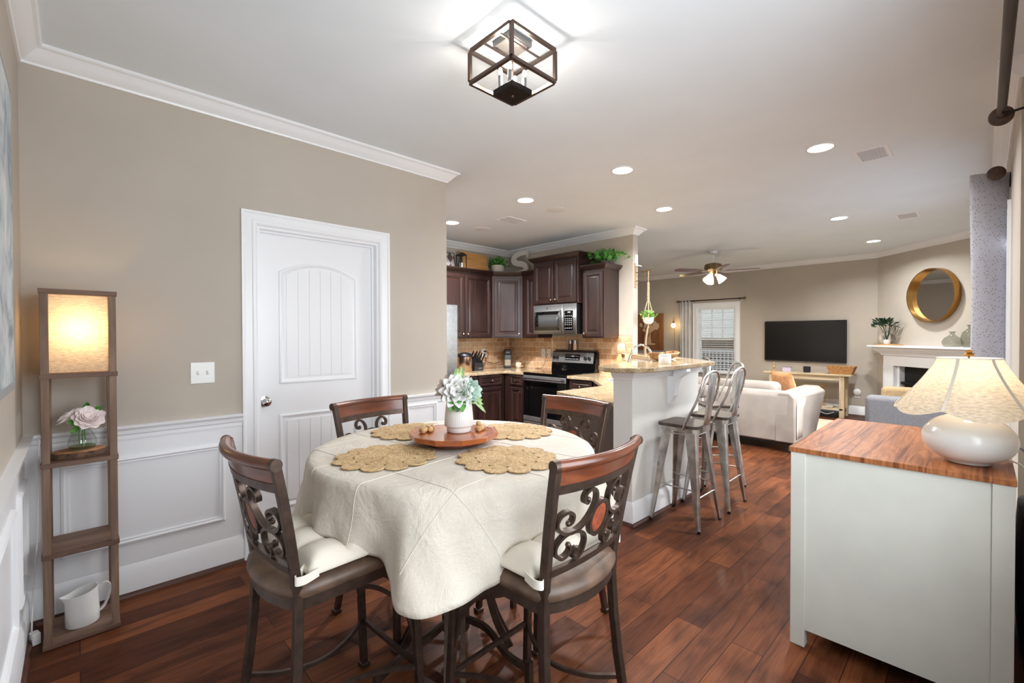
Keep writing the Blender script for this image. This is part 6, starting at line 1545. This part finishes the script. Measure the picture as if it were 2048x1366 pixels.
# far window dressing
M_sheer = plain('grey_sheer_curtain', (206, 204, 202), 0.8, var=0.05, vs_=6)
def fc(u, v_): return (XF - 0.075 + 0.030 * math.sin(u * 2 * PI * 3.5), 4.335 + 0.265 * u, 0.012 + 2.115 * v_)
tag(MB().grid(fc, 56, 6).obj('curtain', M_sheer, smooth=180, solid=0.002), 'grey curtain drawn to one side of the far window', 'curtain')
rd = thing('curtain_rod', 'thin dark curtain rod over the far window', 'curtain rod', (0, 0, 0))
MB().cyl((XF - 0.075, 3.30, 2.122), (XF - 0.075, 4.62, 2.122), 0.010, n=12).obj('pole', M_iron, rd)
for y in (3.275, 4.645): MB().ball((XF - 0.075, y, 2.122), 0.03, 0.026, 0.03, 14, 10).obj('finial', M_brass, rd)
for y in (3.37, 4.31): MB().tube([(XF - 0.075, y, 2.11), (XF - 0.001, y, 2.10)], 0.006, 6).obj('bracket', M_iron, rd)
bl = thing('window_blind', 'white slat blind open in the far window', 'blind', (XF + 0.028, (W0 + W1) / 2, 0), RQ)
bw = (W1 - W0) / 2 - 0.034
B(-bw, bw, -0.02, 0.02, WZ1 - 0.072, WZ1 - 0.034).obj('head_rail', M_white, bl, smooth=0)
zz = WZ1 - 0.10
M_slat = plain('blind_slat', (238, 238, 236), 0.45)
while zz > WZ0 + 0.06:
    MB().box(-bw, bw, -0.021, 0.021, -0.0012, 0.0012).xf(Matrix.Translation((0, 0, zz)) @ Matrix.Rotation(R(8), 4, 'X')).obj('slat', M_slat, bl, smooth=0); zz -= 0.046
for x in (-bw * 0.6, bw * 0.6): B(x - 0.001, x + 0.001, -0.023, -0.022, WZ0 + 0.06, WZ1 - 0.06).obj('cord', M_white, bl, smooth=0)
# carved tree picture
ar = thing('wall_art', 'brown wooden panel with a pale carved tree on the far wall', 'picture', (XF, 5.36, 1.465), RQ)
B(-0.345, 0.345, -0.03, 0.0, -0.42, 0.42).obj('panel', wood('art_plank', (112, 70, 42), (146, 96, 60), (170, 118, 78), 'Z', 0.8, 0.5), ar, smooth=0)
mb = MB()
mb.loft([[(-0.05, y, -0.27), (0.05, y, -0.27), (0.028, y, -0.12), (0.03, y, 0.02), (-0.03, y, 0.02), (-0.028, y, -0.12)] for y in (-0.0305, -0.040)])
for a, b in (((0, -0.10), (-0.13, 0.05)), ((0, -0.05), (0.14, 0.06)), ((0, 0.0), (-0.06, 0.14)), ((0, 0.0), (0.06, 0.15))): mb.strip([(a[0], -0.036, a[1]), ((a[0] + b[0]) / 2, -0.036, (a[1] + b[1]) / 2 + 0.01), (b[0], -0.036, b[1])], 0.02, 0.008, (0, 1, 0))
r_ = random.Random(5)
for k in range(46):
    a = r_.uniform(0, 2 * PI); q_ = math.sqrt(r_.random()); x, z = 0.22 * q_ * math.cos(a), 0.13 + 0.14 * q_ * math.sin(a); s = r_.uniform(0.022, 0.04)
    mb.lathe([(0, 0), (s, 0), (s, 0.007), (0, 0.008)], 8).v
    for i in range(len(mb.v) - 32, len(mb.v)): p = mb.v[i]; mb.v[i] = Vector((x + p.x, -0.0305 - p.z - 0.0001 * k, z + p.y))
mb.lathe([(0, 0), (0.16, 0), (0.16, 0.006), (0, 0.006)], 24)
for i in range(len(mb.v) - 96, len(mb.v)): p = mb.v[i]; mb.v[i] = Vector((p.x, -0.0305 - p.z, -0.28 + p.y * 0.14))
mb.obj('carved_tree', plain('pale_carving', (214, 184, 148), 0.7), ar, smooth=0)
# slim copper lamp
cl_ = thing('floor_lamp', 'slim copper standing lamp with a bare globe bulb beside the far curtain', 'lamp', (XF - 0.12, 4.70, 0))
M_cop = plain('copper', (196, 124, 88), 0.3, 1.0)
MB().lathe([(0, 0), (0.11, 0), (0.11, 0.012), (0.02, 0.02), (0, 0.02)], 28).obj('lamp_base', M_cop, cl_)
MB().tube(spline([(0, 0, 0.015), (0, 0, 0.6), (0, 0, 1.2), (0, 0, 1.72), (-0.010, 0, 1.765), (-0.03, 0, 1.775), (-0.05, 0, 1.755), (-0.055, 0, 1.70)], 4), 0.006, 8).obj('stem', M_cop, cl_)
MB().lathe([(0, 0), (0.016, 0), (0.018, 0.05), (0, 0.06)], 16, (-0.055, 0, 1.645)).obj('socket', M_brass, cl_)
bulb(cl_, (-0.055, 0, 1.60), 0.048, 3.0, (255, 222, 160))

# fireplace on the angled wall
FC = Vector((XF - 1.02 * 0.7071, 1.21 - 1.02 * 0.7071, 0))
fpz = thing('fireplace', 'white mantel fireplace with black firebox across the corner', 'fireplace', FC, R(225))
def fbox(x0, x1, y0, y1, z0, z1, nm, mat, bv=0.003): return B(x0, x1, y0, y1, z0, z1).obj(nm, mat, fpz, smooth=0, bevel=bv)
for s in (-1, 1):
    a, b = sorted((s * 0.50, s * 0.70)); lg = fbox(a, b, -0.16, 0.0, 0.0, 0.90, 'pilaster', M_white)
    mb = MB()
    for k in range(4): mb.box(a + 0.04 + k * 0.033, a + 0.055 + k * 0.033, -0.165, -0.1605, 0.2, 0.85)
    mb.obj('flutes', M_white, lg, smooth=0)
    a, b = sorted((s * 0.455, s * 0.50)); fbox(a, b, -0.10, 0.0, 0.0, 0.90, 'inner_surround', M_white)
fbox(-0.70, 0.70, -0.155, 0.0, 0.90, 1.115, 'frieze', M_white)
MB().sweep([(-0.71, 0.0), (-0.71, -0.16), (0.71, -0.16), (0.71, 0.0)], [(o, z) for o, z in ((0, 1.06), (0.012, 1.06), (0.02, 1.085), (0.05, 1.115), (0.085, 1.145), (0.095, 1.165), (0.095, 1.185), (0, 1.185))]).obj('cove', M_white, fpz, smooth=30)
fbox(-0.86, 0.86, -0.30, 0.0, 1.185, 1.215, 'mantel_shelf', M_white, 0.005)
B(-0.455, 0.455, -0.02, -0.003, 0.08, 0.90).obj('firebox', M_dark, fpz, smooth=0)
B(-0.455, 0.455, -0.08, -0.02, 0.62, 0.66).obj('hood', M_black, fpz, smooth=0)
fbox(-0.60, 0.60, -0.55, -0.165, 0.0, 0.025, 'hearth', M_dark)
def onm(x, y, z=1.2155): return FC + Matrix.Rotation(R(225), 3, 'Z') @ Vector((x, y, 0)) + Vector((0, 0, z))
mr = thing('round_mirror', 'round mirror in a deep gold frame over the mantel', 'mirror', onm(0.03, -0.002, 1.945), R(225))
rot = Matrix.Rotation(PI / 2, 4, 'X')
MB().lathe([(0.372, 0), (0.385, 0), (0.385, 0.085), (0.372, 0.085)], 72).xf(rot).obj('frame', M_gold, mr, smooth=40) if False else None
rings = [[(r_ * math.cos(2 * PI * k / 72), -y, r_ * math.sin(2 * PI * k / 72)) for k in range(72)] for r_, y in ((0.376, 0.0), (0.388, 0.0), (0.388, 0.085), (0.376, 0.085))]
MB().loft(rings, True, False, loop=True).obj('frame', M_gold, mr, smooth=40)
MB().lathe([(0, 0.004), (0.376, 0.004), (0.376, 0.012), (0, 0.012)], 72).xf(rot).obj('mirror_glass', plain('mirror_silver', (235, 235, 235), 0.01, 1.0), mr, smooth=0)
ptr = thing('mantel_tray', 'long golden woven tray on the mantel under the plant', 'tray', onm(-0.58, -0.16), R(225))
MB().loft([rect(0.17, 0.07, 0), rect(0.18, 0.078, 0.022), rect(0.172, 0.07, 0.022), rect(0.165, 0.065, 0.004)]).obj('weave', plain('gold_weave', (190, 150, 90), 0.5, var=0.25, vs_=120), ptr, smooth=0)
mp_ = thing('potted_plant', 'dark leafy plant in a small white pot on the mantel tray', 'plant', onm(-0.60, -0.18, 1.2203), R(225))
MB().lathe([(0, 0), (0.040, 0), (0.050, 0.085), (0.044, 0.085), (0, 0.07)], 24).obj('pot', M_cer, mp_)
mb = leafy((0, -0.02, 0.30), 90, 0.14, 0.062, 21, 0.85); mb.add(*(lambda q_: (q_.v, q_.f))(leafy((-0.10, -0.03, 0.32), 50, 0.11, 0.06, 22, 0.8)))
for k in range(10): mb.tube([(0, 0, 0.07), (0.03 * math.cos(k), 0.03 * math.sin(k), 0.18), (0.1 * math.cos(k), 0.1 * math.sin(k), 0.32)], 0.004, 5)
mb.obj('foliage', M_leafd, mp_, smooth=180)
rv = thing('ring_vase', 'round white ring-shaped vase on the mantel behind the plant', 'vase', onm(-0.745, -0.10), R(225))
MB().tube([(0.07 * math.cos(2 * PI * k / 32), 0, 0.112 + 0.07 * math.sin(2 * PI * k / 32)) for k in range(32)], 0.036, 14, closed=True).obj('ring', plain('pale_stoneware', (226, 218, 210), 0.7), rv)
MB().lathe([(0, 0.0), (0.035, 0), (0.035, 0.012), (0, 0.014)], 20).obj('foot', plain('pale_stoneware', (226, 218, 210), 0.7), rv)
for lb, x, prof in (('squat smoked glass bottle on the mantel', 0.45, [(0, 0), (0.085, 0), (0.105, 0.03), (0.108, 0.07), (0.085, 0.115), (0.04, 0.15), (0.025, 0.165), (0.024, 0.19), (0.034, 0.20)]), ('taller smoked glass bottle on the mantel beside the curtain', 0.69, [(0, 0), (0.072, 0), (0.088, 0.03), (0.090, 0.13), (0.075, 0.19), (0.035, 0.23), (0.022, 0.245), (0.021, 0.275), (0.032, 0.285)])):
    v_ = thing('glass_bottle', lb, 'bottle', onm(x, -0.15), R(225), 'smoked glass bottles on the mantel')
    MB().lathe(prof, 32).obj('body', M_smoke, v_, smooth=60)
    MB().lathe([(prof[-1][0] - 0.006, prof[-1][1] - 0.003), (prof[-1][0], prof[-1][1] - 0.003), (prof[-1][0], prof[-1][1] + 0.004), (prof[-1][0] - 0.006, prof[-1][1] + 0.004)], 24).obj('lip', plain('dark_glass_lip', (70, 74, 74), 0.15), v_)
